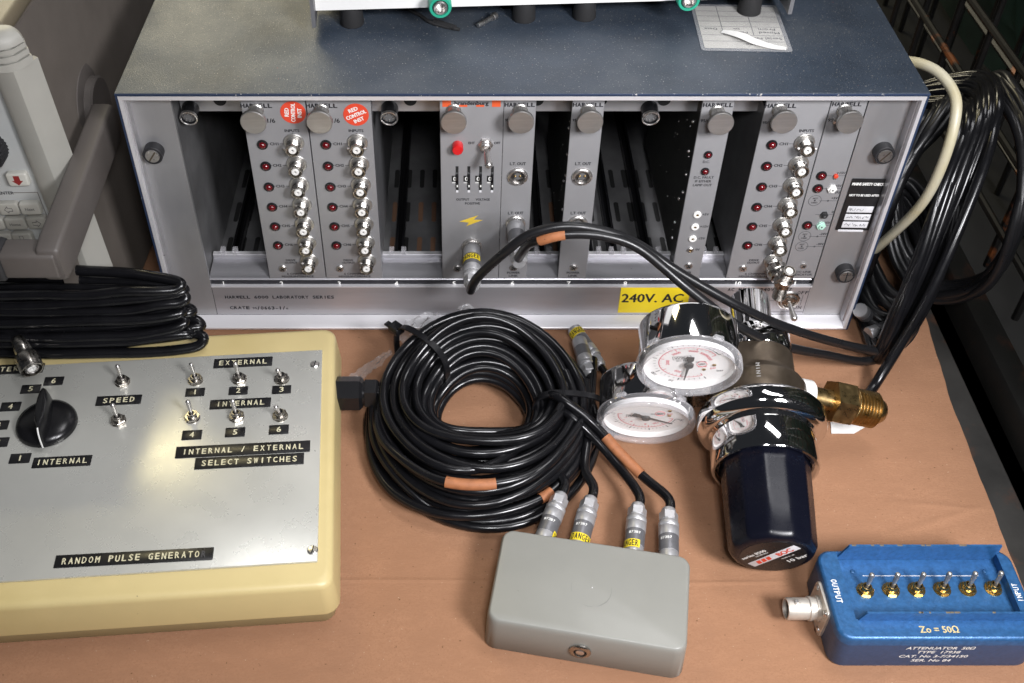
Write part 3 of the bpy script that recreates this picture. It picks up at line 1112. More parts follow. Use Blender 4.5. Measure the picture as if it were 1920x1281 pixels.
# ---- power monitor
wd = 20.2
t = thing('plug_in_module', 'narrow grey power monitor module with two red lamps and three white test sockets', 'electronic module', (112.6, 10, 42))
base_panel(t, wd)
board(t, 2.0)
knob(t, 10.0, 137.6)
lamp(t, 9.7, 105.5, 2.0)
lamp(t, 9.8, 92.5, 2.0)
cross_screw(t, 11.2, 11.6)
for z, m in ((57.1, 'ptfe_white'), (46.6, 'ptfe_white'), (36.3, 'ptfe_white'), (26.3, 'steel')):
    mb = MB()
    r = 2.7 if m == 'ptfe_white' else 2.3
    mb.lathe([(r, 0), (r, 1.0), (r - .5, 1.4), (1.1, 1.4), (1.0, 0.5), (0.01, 0.5)], m, (10.2, 0, z), (0, -1, 0), n=20, cap1=False)
    mb.lathe([(1.05, 0.6), (0.6, 1.2), (0.01, 1.2)], 'brass', (10.2, 0, z), (0, -1, 0), n=10, cap0=False, cap1=False)
    mb.build('test_socket', t, world=False)
mb = MB()
txt(mb, 'HARWELL', 10.0, 142.3, 2.7, 18.4, bold=0.20)
txt(mb, '95/6', 3.6, 131.0, 2.2, 5.4, bold=0.10)
mb.build('lettering', t, world=False)
mb = MB()
txt(mb, 'D.C.', 9.4, 99.9, 1.8, 4.2, bold=0.07)
txt(mb, 'D.C. FAULT', 9.8, 87.6, 1.8, 13.0, bold=0.07)
txt(mb, 'IF EITHER', 9.8, 84.5, 1.8, 10.6, bold=0.07)
txt(mb, 'LAMP OUT', 9.8, 81.4, 1.8, 12.4, bold=0.07)
mb.build('lettering', t, world=False)
mb = MB()
for z, s in ((57.1, '+5V'), (46.6, '+15V'), (36.3, '-15V'), (26.3, '0V')):
    txt(mb, s, 13.8, z, 1.8, None, align='L', bold=0.07)
mb.build('lettering', t, world=False)
mb = MB()
txt(mb, 'POWER', 9.6, 5.2, 1.9, 9.0, bold=0.08)
txt(mb, 'MONITOR', 9.8, 2.4, 1.9, 11.4, bold=0.08)
mb.build('lettering', t, world=False)

# ---- line indicator
wd = 22.6
t = thing('plug_in_module', 'grey line indicator module at the right end with three red lamps and a mint socket', 'electronic module', (192.6, 10, 42))
base_panel(t, wd)
knob(t, 9.2, 138.6)
mb = MB()
mb.lathe([(2.0, 0), (1.8, 1.2), (0.9, 1.6)], 'steel', (5.4, 0, 131.0), (0, -1, 0), n=14)
mb.build('rivet', t, world=False)
for z in (89.1, 78.8, 47.9):
    lamp(t, 6.7, z, 2.45)
for z, m in ((89.1, 'red_button'), (78.8, 'ptfe_white'), (57.1, 'rubber'), (47.9, 'mint_plastic')):
    mb = MB()
    r = 1.5 if m == 'red_button' else 3.0
    if m == 'red_button':
        mb.lathe([(r, 0), (r, 1.6), (0.7, 2.0), (0.01, 2.0)], 'sticker_red', (16, 0, z), (0, -1, 0), n=12, cap1=False)
        mb.cyl((16, 0, z - 1.4), (16, -1.6, z - 1.4), 0.9, 'steel', n=10)
    else:
        mb.hexnut((16, 0, z), (0, -1, 0), 5.6 if m != 'rubber' else 4.6, 1.8, m)
        mb.lathe([(1.9, 1.8), (1.7, 2.8), (0.8, 2.8), (0.01, 2.7)], m, (16, 0, z), (0, -1, 0), n=16, cap1=False)
        mb.lathe([(0.7, 2.86), (0.01, 2.86)], 'inside_dark', (16, 0, z), (0, -1, 0), n=10, cap0=False, cap1=False)
    mb.build('test_socket', t, world=False)
cross_screw(t, 12.2, 11.7, 2.3)
mb = MB()
txt(mb, 'HARWELL', 9.9, 142.9, 2.7, 18.0, bold=0.20)
txt(mb, '95/6', 4.0, 131.4, 2.3, 6.4, bold=0.10)
mb.build('lettering', t, world=False)
mb = MB()
for z, s in ((89.1, '+15V'), (78.8, '+5V'), (68.7, '+5V'), (57.1, '0'), (47.9, '-15V'), (38.2, '-24V'), (29.2, '-30V')):
    txt(mb, s, 22.0, z + 2.0, 1.8, None, align='R', bold=0.07)
    hline(mb, 10.2, 22.2, z - 0.2, 0.25)
txt(mb, '(A)', 20.6, 75.6, 1.7, 2.8, bold=0.06)
for z in (68.7, 38.2, 29.2):
    pts = []
    for i in range(24):
        a = 2 * pi * i / 24
        pts.append((7.1 + 4.2 * cos(a), -0.05, z + 4.2 * sin(a) * 1.0))
    mb.tube(pts, 0.17, 'ink_soft', n=4, closed=True, smooth=False)
    txt(mb, 'NOT', 7.1, z + 1.7, 1.2, 3.2, bold=0.04)
    mb.lathe([(0.6, 0.02), (0.6, 0.12)], 'ink', (7.1, 0, z), (0, -1, 0), n=8)
    txt(mb, 'USED', 7.1, z - 1.7, 1.2, 4.0, bold=0.04)
    mb.lathe([(0.7, 0.02), (0.7, 0.14)], 'ink_soft', (16.0, 0, z - 0.2), (0, -1, 0), n=10)
txt(mb, 'DC LINE', 13.6, 5.8, 1.7, 10.5, bold=0.07)
txt(mb, 'INDICATOR', 13.0, 3.2, 1.7, 14.5, bold=0.07)
mb.build('lettering', t, world=False)

# ================================================================== lemo style plugs and cables
def plug(parent, p0, d, L=36, r=5.7, sticker=None, name='plug', up=(0, 0, 1), marks=True, side=0.0, flip=False):
    """metal push-pull plug from its nose p0 along d towards the cable"""
    p0 = Vector(p0)
    d = Vector(d).normalized()
    k = L / 36
    mb = MB()
    mb.lathe([(r * .90, 0), (r * .96, 0.5), (r * .96, 7.5 * k), (r * .93, 8.0 * k), (r * .93, 8.6 * k)], 'plug_alu', p0, d, n=44, fn=lambda a: 1 + .012 * cos(22 * a))
    mb.lathe([(r * .97, 0), (r * .98, 0.3), (r * .98, 9.5 * k)], 'plug_band', p0 + d * 8.6 * k, d, n=28)
    mb.lathe([(r * 1.0, 0), (r * 1.01, 0.4), (r * 1.01, 5.2 * k), (r * .96, 5.6 * k)], 'plug_alu', p0 + d * 18.1 * k, d, n=28)
    mb.lathe([(r * .92, 0), (r * 1.0, 0.6), (r * 1.0, 2.6 * k), (r * .92, 3.2 * k)], 'plug_alu', p0 + d * 23.9 * k, d, n=44, fn=lambda a: 1 + .02 * cos(22 * a))
    mb.lathe([(r * .80, 0), (r * .80, 1.6 * k)], 'plug_alu', p0 + d * 27.0 * k, d, n=24)
    mb.hexnut(p0 + d * 28.4 * k, d, r * 1.62, 5.2 * k, 'plug_alu')
    mb.lathe([(r * .72, 0), (r * .72, 1.6 * k), (r * .62, 2.6 * k)], 'plug_alu', p0 + d * 33.4 * k, d, n=24)
    o = mb.build(name, parent)
    x, y, z = basis(d)
    if marks:
        m2 = MB()
        U = Vector(up)
        U = (U - d * U.dot(d)).normalized()
        V = d.cross(U)
        for q in range(5):
            a = side + (q - 2) * 0.24
            n_ = cos(a) * U + sin(a) * V
            tangent = -sin(a) * U + cos(a) * V
            m2.text('173B7'[q], p0 + d * 15.2 * k + n_ * (r * .985), 'ink_white', 1.6, 1.1, xd=tangent, yd=n_.cross(tangent), bold=0.07, lift=0.08)
        m2.build('lettering', o)
    if sticker is not None:
        a0, s0, hgt, word, span = sticker
        m2 = MB()
        U = Vector(up)
        U = (U - d * U.dot(d)).normalized()
        V = d.cross(U)
        N = 20
        rr = r * 1.012
        vs = []
        for i in range(N + 1):
            a = a0 - span / 2 + span * i / N
            n_ = cos(a) * U + sin(a) * V
            vs += [p0 + d * s0 + n_ * rr, p0 + d * (s0 + hgt) + n_ * rr]
        m2.add(vs, [(2 * i, 2 * i + 1, 2 * i + 3, 2 * i + 2) for i in range(N)], 'sticker_yellow')
        W = 0.74 * hgt
        cnt = len(word)
        sgn = 1 if flip else -1
        for q, ch in enumerate(word):
            a = a0 + sgn * (q - (cnt - 1) / 2) * (span * 0.86 / cnt)
            n_ = cos(a) * U + sin(a) * V
            tangent = (-sin(a) * U + cos(a) * V) * sgn
            m2.text(ch, p0 + d * (s0 + hgt / 2) + n_ * (rr + 0.02), 'ink', W, min(W * .8, rr * span * .62 / cnt), xd=tangent, yd=n_.cross(tangent), bold=0.09, lift=0.10)
        m2.build('warning_sticker', o)
    return o

def sleeve(parent, P, r, i0, i1, name='orange_sleeve', sub=8):
    Q = catmull(P, sub)
    n = len(Q) - 1
    seg = Q[int(n * i0):int(n * i1) + 1]
    mb = MB()
    mb.tube(seg, r, 'sleeve_orange', n=14, smooth=False)
    return mb.build(name, parent)

# ================================================================== pulse generator
RZ = radians(4.4)
P0 = Vector((-115.0, -227.5, 0))
pg = thing('pulse_generator', 'cream plastic control box with a silver panel, black knob and embossed black label tapes', 'control box', (-115, -227.5, 0), RZ)
RM = Matrix.Translation(P0) @ Matrix.Rotation(RZ, 4, 'Z')
def LP(x, y):   # world plan point -> local plan point of the box
    q = RM.inverted() @ Vector((x, y, 0))
    return q.x, q.y
BW, BD = 322.0, 203.0
bx, by = 5.0 - BW / 2, -14.0 + BD / 2
PZ = 39.0
def rr_loop(cx, cy, sx, sy, r, z, n=5):
    lp = []
    for q, (a, b_) in enumerate(((1, 1), (-1, 1), (-1, -1), (1, -1))):
        for k in range(n + 1):
            t_ = pi / 2 * (q + k / n)
            lp.append((cx + a * (sx / 2 - r) + r * cos(t_), cy + b_ * (sy / 2 - r) + r * sin(t_), z))
    return lp
mb = MB()
# upper shell: flares slightly towards the parting line, soft top edge, raised rear lip
L_ = [rr_loop(bx, by, BW + 7, BD + 7, 9, 13.6), rr_loop(bx, by, BW + 7.2, BD + 7.2, 9, 14.4)]
for k in range(5):
    a = pi / 2 * k / 4
    L_.append(rr_loop(bx, by, BW + 3.0 - 9 * (1 - cos(a)), BD + 3.0 - 9 * (1 - cos(a)), 8, PZ - 4.2 + 4.2 * sin(a)))
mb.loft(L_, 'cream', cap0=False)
mb.build('top_shell', pg, world=False, sharp=50)
mb = MB()
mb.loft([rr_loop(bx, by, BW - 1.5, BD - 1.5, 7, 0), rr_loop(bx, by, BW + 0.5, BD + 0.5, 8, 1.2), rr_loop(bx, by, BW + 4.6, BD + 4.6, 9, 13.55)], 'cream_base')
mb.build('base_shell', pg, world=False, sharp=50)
mb = MB()
mb.rbox((-BW / 2 + 14, 167 / 2, PZ + 0.75), (BW - 32, 167, 1.4), 'panel_silver', r=0.4, e=0.25, n=1)
for y in (6.5, 160):
    pass
mb.build('front_panel', pg, world=False)
TZ = PZ + 1.45
def dymo(x, y, s, h=8.6, wd=None, tw=None, dz=0.0, rot=-0.012, faint=None):
    """embossed tape, centre in world plan"""
    lx, ly = LP(x, y)
    mb = MB(Matrix.Translation((lx, ly, TZ)) @ Matrix.Rotation(rot, 4, 'Z'))
    mb.rbox((0, 0, 0.2), (wd, h, 0.4), 'dymo_black', r=0.25, e=0.1, n=1)
    o = mb.build('label_tape', pg, world=False)
    m2 = MB(mb.M)
    if len(s) == 1:
        m2.text(s, (0, 0, 0.4), 'dymo_text', 4.1, 2.6 if s != '1' else None, xd=(1, 0, 0), yd=(0, 1, 0), bold=0.14, lift=0.10)
    else:
        full = s + (faint or '')
        fw = tw * (len(full) - .36) / (len(s) - .36)
        n_ = len(full)
        pitch = fw / (n_ - .36)
        rj = random.Random(s)
        for i, ch in enumerate(full):
            if ch == ' ':
                continue
            cw = pitch * .62 * {'I': .22, '/': 0.7}.get(ch, 1)
            m2.text(ch, (-fw / 2 + pitch * (i + .32), rj.uniform(-.12, .12), 0.4), 'ink_soft' if (faint and i == n_ - 1) else 'dymo_text', 4.1, cw, xd=(1, 0, 0), yd=(0, 1, 0), bold=0.13 + rj.uniform(-.03, .04), lift=0.10)
    m2.build('lettering', o, world=False)
dymo(-331.0, -79.3, 'EXTERNAL', 8.6, 40, 33)
dymo(-301.2, -90.0, '6', 7.6, 12.4, 2.6)
dymo(-314.1, -97.1, '5', 7.6, 12.4, 2.6)
dymo(-322.5, -112.3, '4', 7.6, 12.4, 2.6)
dymo(-325.5, -127.9, '3', 7.6, 12.4, 2.6)
dymo(-321.3, -141.8, '2', 7.6, 12.4, 2.6)
dymo(-304.1, -154.4, '1', 7.6, 12.4, 1.4)
dymo(-278.0, -156.9, 'INTERNAL', 8.2, 35, 30)
dymo(-255.2, -106.8, 'SPEED', 8.0, 28.5, 19.5)
dymo(-180.9, -73.1, 'EXTERNAL', 8.4, 38.4, 31)
dymo(-207.8, -99.9, '1', 7.2, 12.2, 1.5)
dymo(-180.3, -98.5, '2', 7.2, 12.2, 2.6)
dymo(-152.6, -97.6, '3', 7.2, 12.2, 2.6)
dymo(-177.3, -109.6, 'INTERNAL', 8.0, 38.4, 30)
dymo(-203.4, -135.8, '4', 7.6, 12.2, 2.6)
dymo(-177.0, -133.6, '5', 7.6, 12.2, 2.6)
dymo(-150.2, -131.4, '6', 7.6, 12.2, 2.6)
dymo(-170.1, -147.3, 'INTERNAL / EXTERNAL', 9.0, 81.5, 73)
dymo(-164.9, -156.5, 'SELECT SWITCHES', 8.8, 65.5, 57)
dymo(-219.4, -225.5, 'RANDOM PULSE GENERATO', 8.4, 87.5, 75.5, rot=-0.013, faint='R')

def toggle(parent, lx, ly, z, tilt, spin, mn='nickel', ml='steel', k=1.0, nut_af=8.6):
    """toggle switch: tilt = lever direction (x, y) per unit height"""
    mb = MB()
    mb.lathe([(4.9 * k, 0), (4.9 * k, 0.5)], mn, (lx, ly, z), (0, 0, 1), n=20)
    mb.hexnut((lx, ly, z + 0.5), (0, 0, 1), nut_af * k, 1.8 * k, mn, rot=spin)
    mb.lathe([(2.9 * k, 2.2 * k), (2.9 * k, 4.4 * k), (2.6 * k, 4.8 * k), (1.9 * k, 4.8 * k), (1.7 * k, 3.2 * k), (0.01, 3.2 * k)], mn, (lx, ly, z), (0, 0, 1), n=18, cap0=False, cap1=False)
    mb.lathe([(1.75 * k, 3.6 * k), (0.01, 3.6 * k)], 'slot_black', (lx, ly, z), (0, 0, 1), n=14, cap0=False, cap1=False)
    o = mb.build('toggle_switch', parent, world=False)
    d = Vector((tilt[0], tilt[1], 1)).normalized()
    mb = MB()
    b0 = Vector((lx, ly, z + 3.4 * k))
    L = 9.5 * k
    mb.tube([b0, b0 + d * L * .5, b0 + d * L], lambda u: (0.95 + 0.6 * u) * k, ml, n=12, sub=3)
    mb.sphere(b0 + d * L, 1.58 * k, ml, n=12)
    mb.build('lever', o, world=False)
    return o
for i, ((x, y), tl) in enumerate((((-256.3, -91.0), (-0.10, 0.22)), ((-251.4, -124.4), (-0.12, 0.22)),
                                 ((-209.3, -89.5), (-0.10, 0.22)), ((-181.1, -88.6), (-0.10, 0.22)), ((-153.5, -88.6), (-0.13, -0.38)),
                                 ((-205.6, -121.7), (-0.10, 0.22)), ((-178.0, -120.9), (-0.10, 0.22)), ((-150.6, -120.4), (-0.13, -0.38)))):
    lx, ly = LP(x, y)
    toggle(pg, lx, ly, TZ, tl, 0.3 + 0.37 * i)
for x, y in ((-133.3, -75.0), (-120.3, -220.5)):
    lx, ly = LP(x, y)
    mb = MB()
    mb.lathe([(3.1, 0), (3.1, 0.5), (2.4, 1.2), (0.01, 1.4)], 'steel', (lx, ly, TZ - 0.1), (0, 0, 1), n=20, cap1=False)
    F = frame((lx, ly, TZ + 1.31), (0.2, 1, 0), (-1, 0.2, 0))
    mb.add([F @ Vector(p) for p in ((-2.5, -.35, 0), (2.5, -.35, 0), (2.5, .35, 0), (-2.5, .35, 0))], [(0, 1, 2, 3)], 'slot_black')
    mb.build('panel_screw', pg, world=False)
# pointer knob
lx, ly = LP(-295.0, -127.6)
mb = MB(Matrix.Translation((lx, ly, TZ)))
mb.lathe([(18.6, 0.4), (18.6, 2.2), (17.6, 4.5), (14.5, 6.2), (9, 7.4), (0.01, 8)], 'black_plastic', (0, 0, 0), (0, 0, 1), n=44, cap1=False)
kb = mb.build('selector_knob', pg, world=False)
mb = MB(Matrix.Translation((lx, ly, TZ)) @ Matrix.Rotation(0.10, 4, 'Z'))
L_ = []
for z, sw, sl in ((3, 5.2, 20.6), (9, 4.6, 20.0), (14, 3.9, 18.6), (16.4, 3.0, 16.8), (17.2, 1.6, 15.0)):
    pts = []
    for k in range(24):
        a = 2 * pi * k / 24
        px_, py_ = sw * cos(a), sl * sin(a)
        if py_ < -sl * .5:
            px_ *= 1 - 0.55 * (-py_ / sl - .5) / .5
        pts.append((px_, py_, z))
    L_.append(pts)
mb.loft(L_, 'black_plastic')
mb.build('grip', kb, world=False)
mb = MB(Matrix.Translation((lx, ly, TZ)) @ Matrix.Rotation(0.10, 4, 'Z'))
mb.tube([(0, -20.95, 3.0), (0, -20.4, 9), (0, -19.0, 13.8), (0, -16.8, 16.6)], 0.5, 'ink_white', n=6, sub=3)
mb.build('pointer_line', kb, world=False)
# cable gland on the right wall
g0 = RM @ Vector((11.5, 0, 0))
gy = -84.5
mb = MB()
gx = -121.5
ax = (1, 0.0, 0)
mb.hexnut((gx + 2, gy, 23), ax, 20.0, 17.5, 'black_plastic', rot=0.52)
mb.lathe([(9.2, -6), (9.2, 2.2)], 'black_plastic', (gx, gy, 23), ax, n=26)
mb.lathe([(8.4, 0), (8.4, 3.0)], 'black_plastic', (gx + 19.3, gy, 23), ax, n=26)
mb.hexnut((gx + 21, gy, 23), ax, 18.0, 8.5, 'black_plastic', rot=0.2)
mb.lathe([(4.6, 0), (4.4, 6)], 'black_plastic', (gx + 29, gy, 23), ax, n=18)
mb.build('cable_gland', pg)

# ================================================================== grey junction box
GA = radians(-10.6)
GC = Vector((35.6, -236.2, 0))
jb = thing('junction_box', 'plain grey painted metal box with one round socket on its near side', 'box', GC, GA)
GM = Matrix.Translation(GC) @ Matrix.Rotation(GA, 4, 'Z')
mb = MB()
W_, D_, H_ = 108.5, 61.5, 27.8
L_ = []
for z, i_ in ((0, 0.4), (0.5, 0), (23.5, 0.9)):
    L_.append(rr_loop(0, 0, W_ + 2.4 - 2 * i_, D_ + 2.4 - 2 * i_, 7.0, z, 6))
for k in range(1, 6):
    a = pi / 2 * k / 5
    q = 1.0 + 1.9 * (1 - cos(a))
    L_.append(rr_loop(0, 0, W_ + 2.4 - 2 * q, D_ + 2.4 - 2 * q, 7.0 - 1.2 * (1 - cos(a)), 23.5 + 4.3 * sin(a), 6))
mb.loft(L_, 'grey_enamel')
mb.build('enclosure', jb, world=False, sharp=50)
mb = MB()
mb.M = Matrix.Translation((0.3, -1.3, H_ + 0.02))
for a0, a1, wd in ((-1.25, 0.25, 0.16), (2.9, 3.5, 0.10), (-1.9, -1.4, 0.08)):
    mb.tube([(11.2 * cos(a0 + (a1 - a0) * i / 14), 11.2 * sin(a0 + (a1 - a0) * i / 14), 0) for i in range(15)], lambda u, wd=wd: wd * (0.25 + sin(pi * u) * .75), 'scuff', n=4, sub=2)
mb.sphere((0.3, 1.0, 0), 0.45, 'alu_bright', n=8)
mb.build('scratch', jb, world=False)
mb = MB()
so = (-1.5, -D_ / 2 - 0.9, 12.5)
mb.lathe([(6.0, 0), (6.0, 0.7), (5.4, 1.3), (3.9, 1.6), (3.6, 1.3), (3.5, -3)], 'nickel', so, (0, -1, 0), n=30, cap1=False)
o = mb.build('round_socket', jb, world=False)
mb = MB()
mb.lathe([(3.6, 0.1), (2.4, 0.1)], 'slot_black', so, (0, -1, 0), n=24, cap0=False, cap1=False)
mb.lathe([(2.4, 0.0), (2.4, 1.2), (2.0, 1.5), (0.01, 1.5)], 'steel', so, (0, -1, 0), n=24, cap1=False)
mb.build('insert', o, world=False)

# ================================================================== coil of two cables in the middle
coil = thing('cable_coil', 'round coil of black cable, tied, its four metal plugs in the grey box', 'cable', (-23, -95, 0))
R_ = 3.05
rng = random.Random(3)
CX, CY = -22.5, -94.5
def coil_pt(a, dr, z, kx=1.0):
    rx, ry = 57.0 + dr, 55.5 + dr * (1 + 0.62 * max(0.0, -sin(a)) ** 1.4)
    # lifted at the far side where it leans on the crate
    lift = 18.0 * max(0, sin(a)) ** 2 + 1.0
    return Vector((CX + rx * cos(a), CY + ry * sin(a) - (4.0 * max(0, sin(a))), z + lift * (0.35 + z / 40)))
slots = []
for (dr, z) in ((-13, 3.6), (-5, 3.6), (3, 3.6), (11, 3.8), (19, 3.6), (-16, 10), (-9, 10), (-1, 10), (7, 10.5), (15, 10), (-13, 16.6), (-5, 17), (3, 17), (11, 16.6),
                (-9, 23.4), (-1.5, 23.8), (6, 23.4), (-5, 30), (2, 29.5), (-20, 4), (-22.5, 10.5), (-19.5, 17), (-16.5, 23.8), (-12, 30), (-6, 36), (14.5, 17), (11, 23), (-25, 8), (-24, 15), (-20.5, 22.5), (8, 29.5)):
    slots.append((dr, z))
order = list(range(len(slots)))
def turns(ids, a_start, wob):
    P = []
    n = 20
    for q, i in enumerate(ids):
        s0 = slots[i]
        s1 = slots[ids[(q + 1) % len(ids)]] if q + 1 < len(ids) else s0
        ph = rng.uniform(0, 6.28)
        for k in range(n):
            u = k / n
            b = max(0.0, (u - 0.7) / 0.3)
            b = b * b * (3 - 2 * b)
            a = a_start + 2 * pi * (q + u)
            dr = s0[0] * (1 - b) + s1[0] * b + wob * sin(2 * a + ph) + 0.6 * wob * sin(3 * a + 2 * ph)
            z = s0[1] * (1 - b) + s1[1] * b + 0.5 * wob * sin(a * 2 + ph * 1.7)
            P.append(coil_pt(a, dr, max(z, R_ + 0.1)))
    return P
box_nose = []
for u in (-31.5, -10.5, 22.6, 43.5):
    p = GM @ Vector((u, D_ / 2 + 0.4, 14.5))
    box_nose.append(p)
gdir = (GM.to_3x3() @ Vector((0, 1, 0)))
dirs = [gdir + Vector((0.20, 0, 0.06)), gdir + Vector((0.12, 0, 0.06)), gdir + Vector((0.0, 0, 0.06)), gdir + Vector((-0.06, 0, 0.06))]
stick = [(1.45, 6.0, 5.2, 'DANGER', 1.5), (0.05, 5.2, 5.4, 'DANGER', 2.5), (-0.75, 6.6, 5.4, 'DANGER', 2.3), None]
ends = []
for i in range(4):
    d = dirs[i].normalized()
    plug(coil, box_nose[i] - d * 0.8, d, 40.0, 6.1, stick[i], up=(0, -0.45, 1), side=(-0.2, -0.3, -0.2, -0.45)[i], flip=True)
    ends.append((box_nose[i] + d * 39.0, d))
cab = []
# outer family: several closed-looking turns, each its own loop of the same cable
PA = turns([0, 2, 4, 8, 12, 15, 17], 2.2, 0.9)
PB = turns([1, 3, 9, 6, 11, 13, 16], 2.9, 0.9)
PC = turns([5, 7, 10, 14, 18], 0.7, 1.0)
PD = turns([19, 20, 21, 22, 23, 24], -0.12, 1.1)
PE = turns([25, 26, 30, 29, 28, 27], -0.3, 1.2)
mb = MB()
for P in (PA, PB, PC, PD, PE):
    mb.tube(P, R_, 'cable_black', n=10, sub=3)
mb.build('cable_turns', coil)
# the tails to the plugs
def tail(P, i):
    e, d = ends[i]
    return [Vector(p) for p in P] + [e + d * 8, e - d * 5]
TA = tail([(46, -76, 26), (45, -99, 24), (35, -124, 20), (24, -140, 16)], 0)
TB = tail([(54, -50, 20), (52, -66, 22), (48, -94, 23), (44, -122, 19), (41, -142, 15.5)], 1)
TC = tail([(20, -96, 20), (23, -102, 28), (31, -110, 32), (47, -123, 24), (60, -138, 17.5)], 2)
TD = tail([(18, -92, 26), (21, -98, 36), (29, -106, 39), (47, -117, 30), (62, -133, 22), (77, -149, 16)], 3)
for P in (TA, TB, TC, TD):
    mb = MB()
    mb.tube(P, R_, 'cable_black', n=12, sub=10)
    mb.build('cable_tail', coil)
sleeve(coil, TD, R_ + 0.55, 0.50, 0.70, sub=10)
# lower front strands with sleeves
for P, i0, i1 in (([(-92, -80, 20), (-90, -118, 25), (-76, -143, 29), (-52, -162, 30), (-22, -166, 30), (6, -157, 29), (26, -136, 28), (38, -110, 20)], 0.46, 0.60),
                  ([(-98, -86, 8), (-95, -125, 8), (-80, -156, 10), (-52, -173, 11), (-20, -175, 12), (12, -163, 12), (32, -143, 14), (46, -114, 14)], 0.715, 0.765),
                  ([(-96, -84, 20), (-92, -122, 17), (-74, -152, 14), (-46, -170, 3.8), (-14, -174, 4), (14, -164, 6), (34, -140, 12)], None, None)):
    mb = MB()
    mb.tube(P, R_, 'cable_black', n=12, sub=10)
    mb.build('cable_turn', coil)
    if i0 is not None:
        sleeve(coil, P, R_ + 0.55, i0, i1, sub=10)
# zip ties
def ziptie(cx_, a, parent, up, out, span_r, span_z, zc):
    c_ = coil_pt(a, 0, zc)
    rad = Vector((cos(a), sin(a), 0))
    mb = MB()
    pts = []
    for k in range(28):
        t_ = 2 * pi * k / 28
        ex = abs(cos(t_)) ** 0.7 * (1 if cos(t_) > 0 else -1)
        ez = abs(sin(t_)) ** 0.7 * (1 if sin(t_) > 0 else -1)
        pts.append(c_ + rad * (span_r * ex) + Vector((0, 0, span_z * ez)))
    tang = Vector((-sin(a), cos(a), 0))
    vs = []
    for p in pts:
        n_ = (p - c_).normalized()
        vs += [p - tang * 2.3, p + tang * 2.3, p + tang * 2.3 + n_ * 1.1, p - tang * 2.3 + n_ * 1.1]
    loops = [vs[i * 4:i * 4 + 4] for i in range(28)]
    loops.append(loops[0])
    mb.loft(loops, 'black_plastic', False, False)
    hd = c_ + rad * out[0] + Vector((0, 0, out[1]))
    mb.M = frame(hd, tang, rad)
    mb.rbox((0, 0, 0), (7.5, 9, 6), 'black_plastic', r=0.8)
    mb.rbox((0, out[2], 1), (4.5, 6, 1.4), 'black_plastic', r=0.4)
    mb.M = Matrix.Identity(4)
    mb.build('cable_tie', parent)
ziptie(0, 2.38, coil, None, (24, 14, 7), 24.0, 23.0, 20)
ziptie(0, -0.10, coil, None, (26, -13, 5), 24.0, 20.0, 18.5)

# the two loose plug ends at the right of the coil
for P, nose, d, st in (([(47, -84, 24), (51, -110, 20), (40, -132, 12), (20, -146, 6)], (46.2, -28, 16), (0.10, -1.0, 0.13), None),
                       ([(63, -56, 8), (62, -78, 5), (54, -100, 5), (44, -120, 5)], (44.5, -10, 10), (0.42, -0.95, -0.03), (0.25, 3.0, 6.0, 'DANGER', 2.4))):
    d = Vector(d).normalized()
    nose = Vector(nose)
    plug(coil, nose, d, 40, 5.6, st, up=(0, -0.3, 1), marks=False)
    mb = MB()
    mb.tube([nose + d * 38, nose + d * 46] + [Vector(p) for p in P], R_ - 0.3, 'cable_black', n=12, sub=8)
    mb.build('cable_tail', coil)

# ================================================================== clear film scraps
def film(pts, wd, seed, label, up=(0, 0, 1)):
    r = random.Random(seed)
    Q = catmull(pts, 6)
    mb = MB()
    rows = []
    for i, p in enumerate(Q):
        t_ = (Q[min(i + 1, len(Q) - 1)] - Q[max(i - 1, 0)]).normalized()
        s_ = t_.cross(Vector(up)).normalized()
        w_ = wd * (0.55 + 0.45 * sin(pi * min(1, (i + 2) / len(Q)))) * r.uniform(0.85, 1.15)
        rows.append([p + s_ * w_ * (k / 6 - 0.5) + Vector((0, 0, (r.uniform(-1.3, 1.3) + 1.5 * sin(k * 1.9 + i)) * min(1.0, wd / 14))) for k in range(7)])
    vs = [p for row in rows for p in row] + [p + Vector((0, 0, 0.15)) for row in rows for p in row]
    o2 = len(rows) * 7
    fs = []
    for i in range(len(rows) - 1):
        for k in range(6):
            a = i * 7 + k
            fs += [(a, a + 1, a + 8, a + 7), (o2 + a, o2 + a + 7, o2 + a + 8, o2 + a + 1)]
    mb.add(vs, fs, 'cling_film')
    single(mb, 'film_scrap', label, 'plastic film', tuple(Q[0]), 'scraps of clear film')
film([(-116, -54, 3), (-106, -49, 6), (-95, -42, 10), (-86, -37, 15)], 9, 1, 'torn clear film lying flat on the cardboard left of the coil')
film([(-80, -36, 24), (-72, -30, 30), (-64, -24, 32), (-52, -21, 33)], 15, 2, 'crumpled clear film tucked under the tie on top of the coil')
film([(-39, -16.5, 35), (-34, -15, 37.5), (-28, -16, 36)], 5.5, 5, 'small crumpled clear film sticking up behind the coil')
mb = MB()
mb.prism([(-9, -5), (6, -6.5), (15, -2), (12, 3), (-6, 5)], (219, -94, -0.2), (1, 0.1, 0), (0, 1, 0), 0, 0.4, 'paper_white')
single(mb, 'paper_scrap', 'small torn white paper under the brass fitting', 'paper', (219, -94, 0))

# ================================================================== gas regulator
rg = thing('gas_regulator', 'chrome gas pressure regulator with two white dial gauges and a dark blue knob', 'gas regulator', (150, -120, 0))
AX = Vector((0.085, 1, 0.175)).normalized()
E0 = Vector((141.8, -215.6, 27.6))
ux = Vector((1, -0.085, 0)).normalized()
RG = frame(E0, ux, AX.cross(ux))
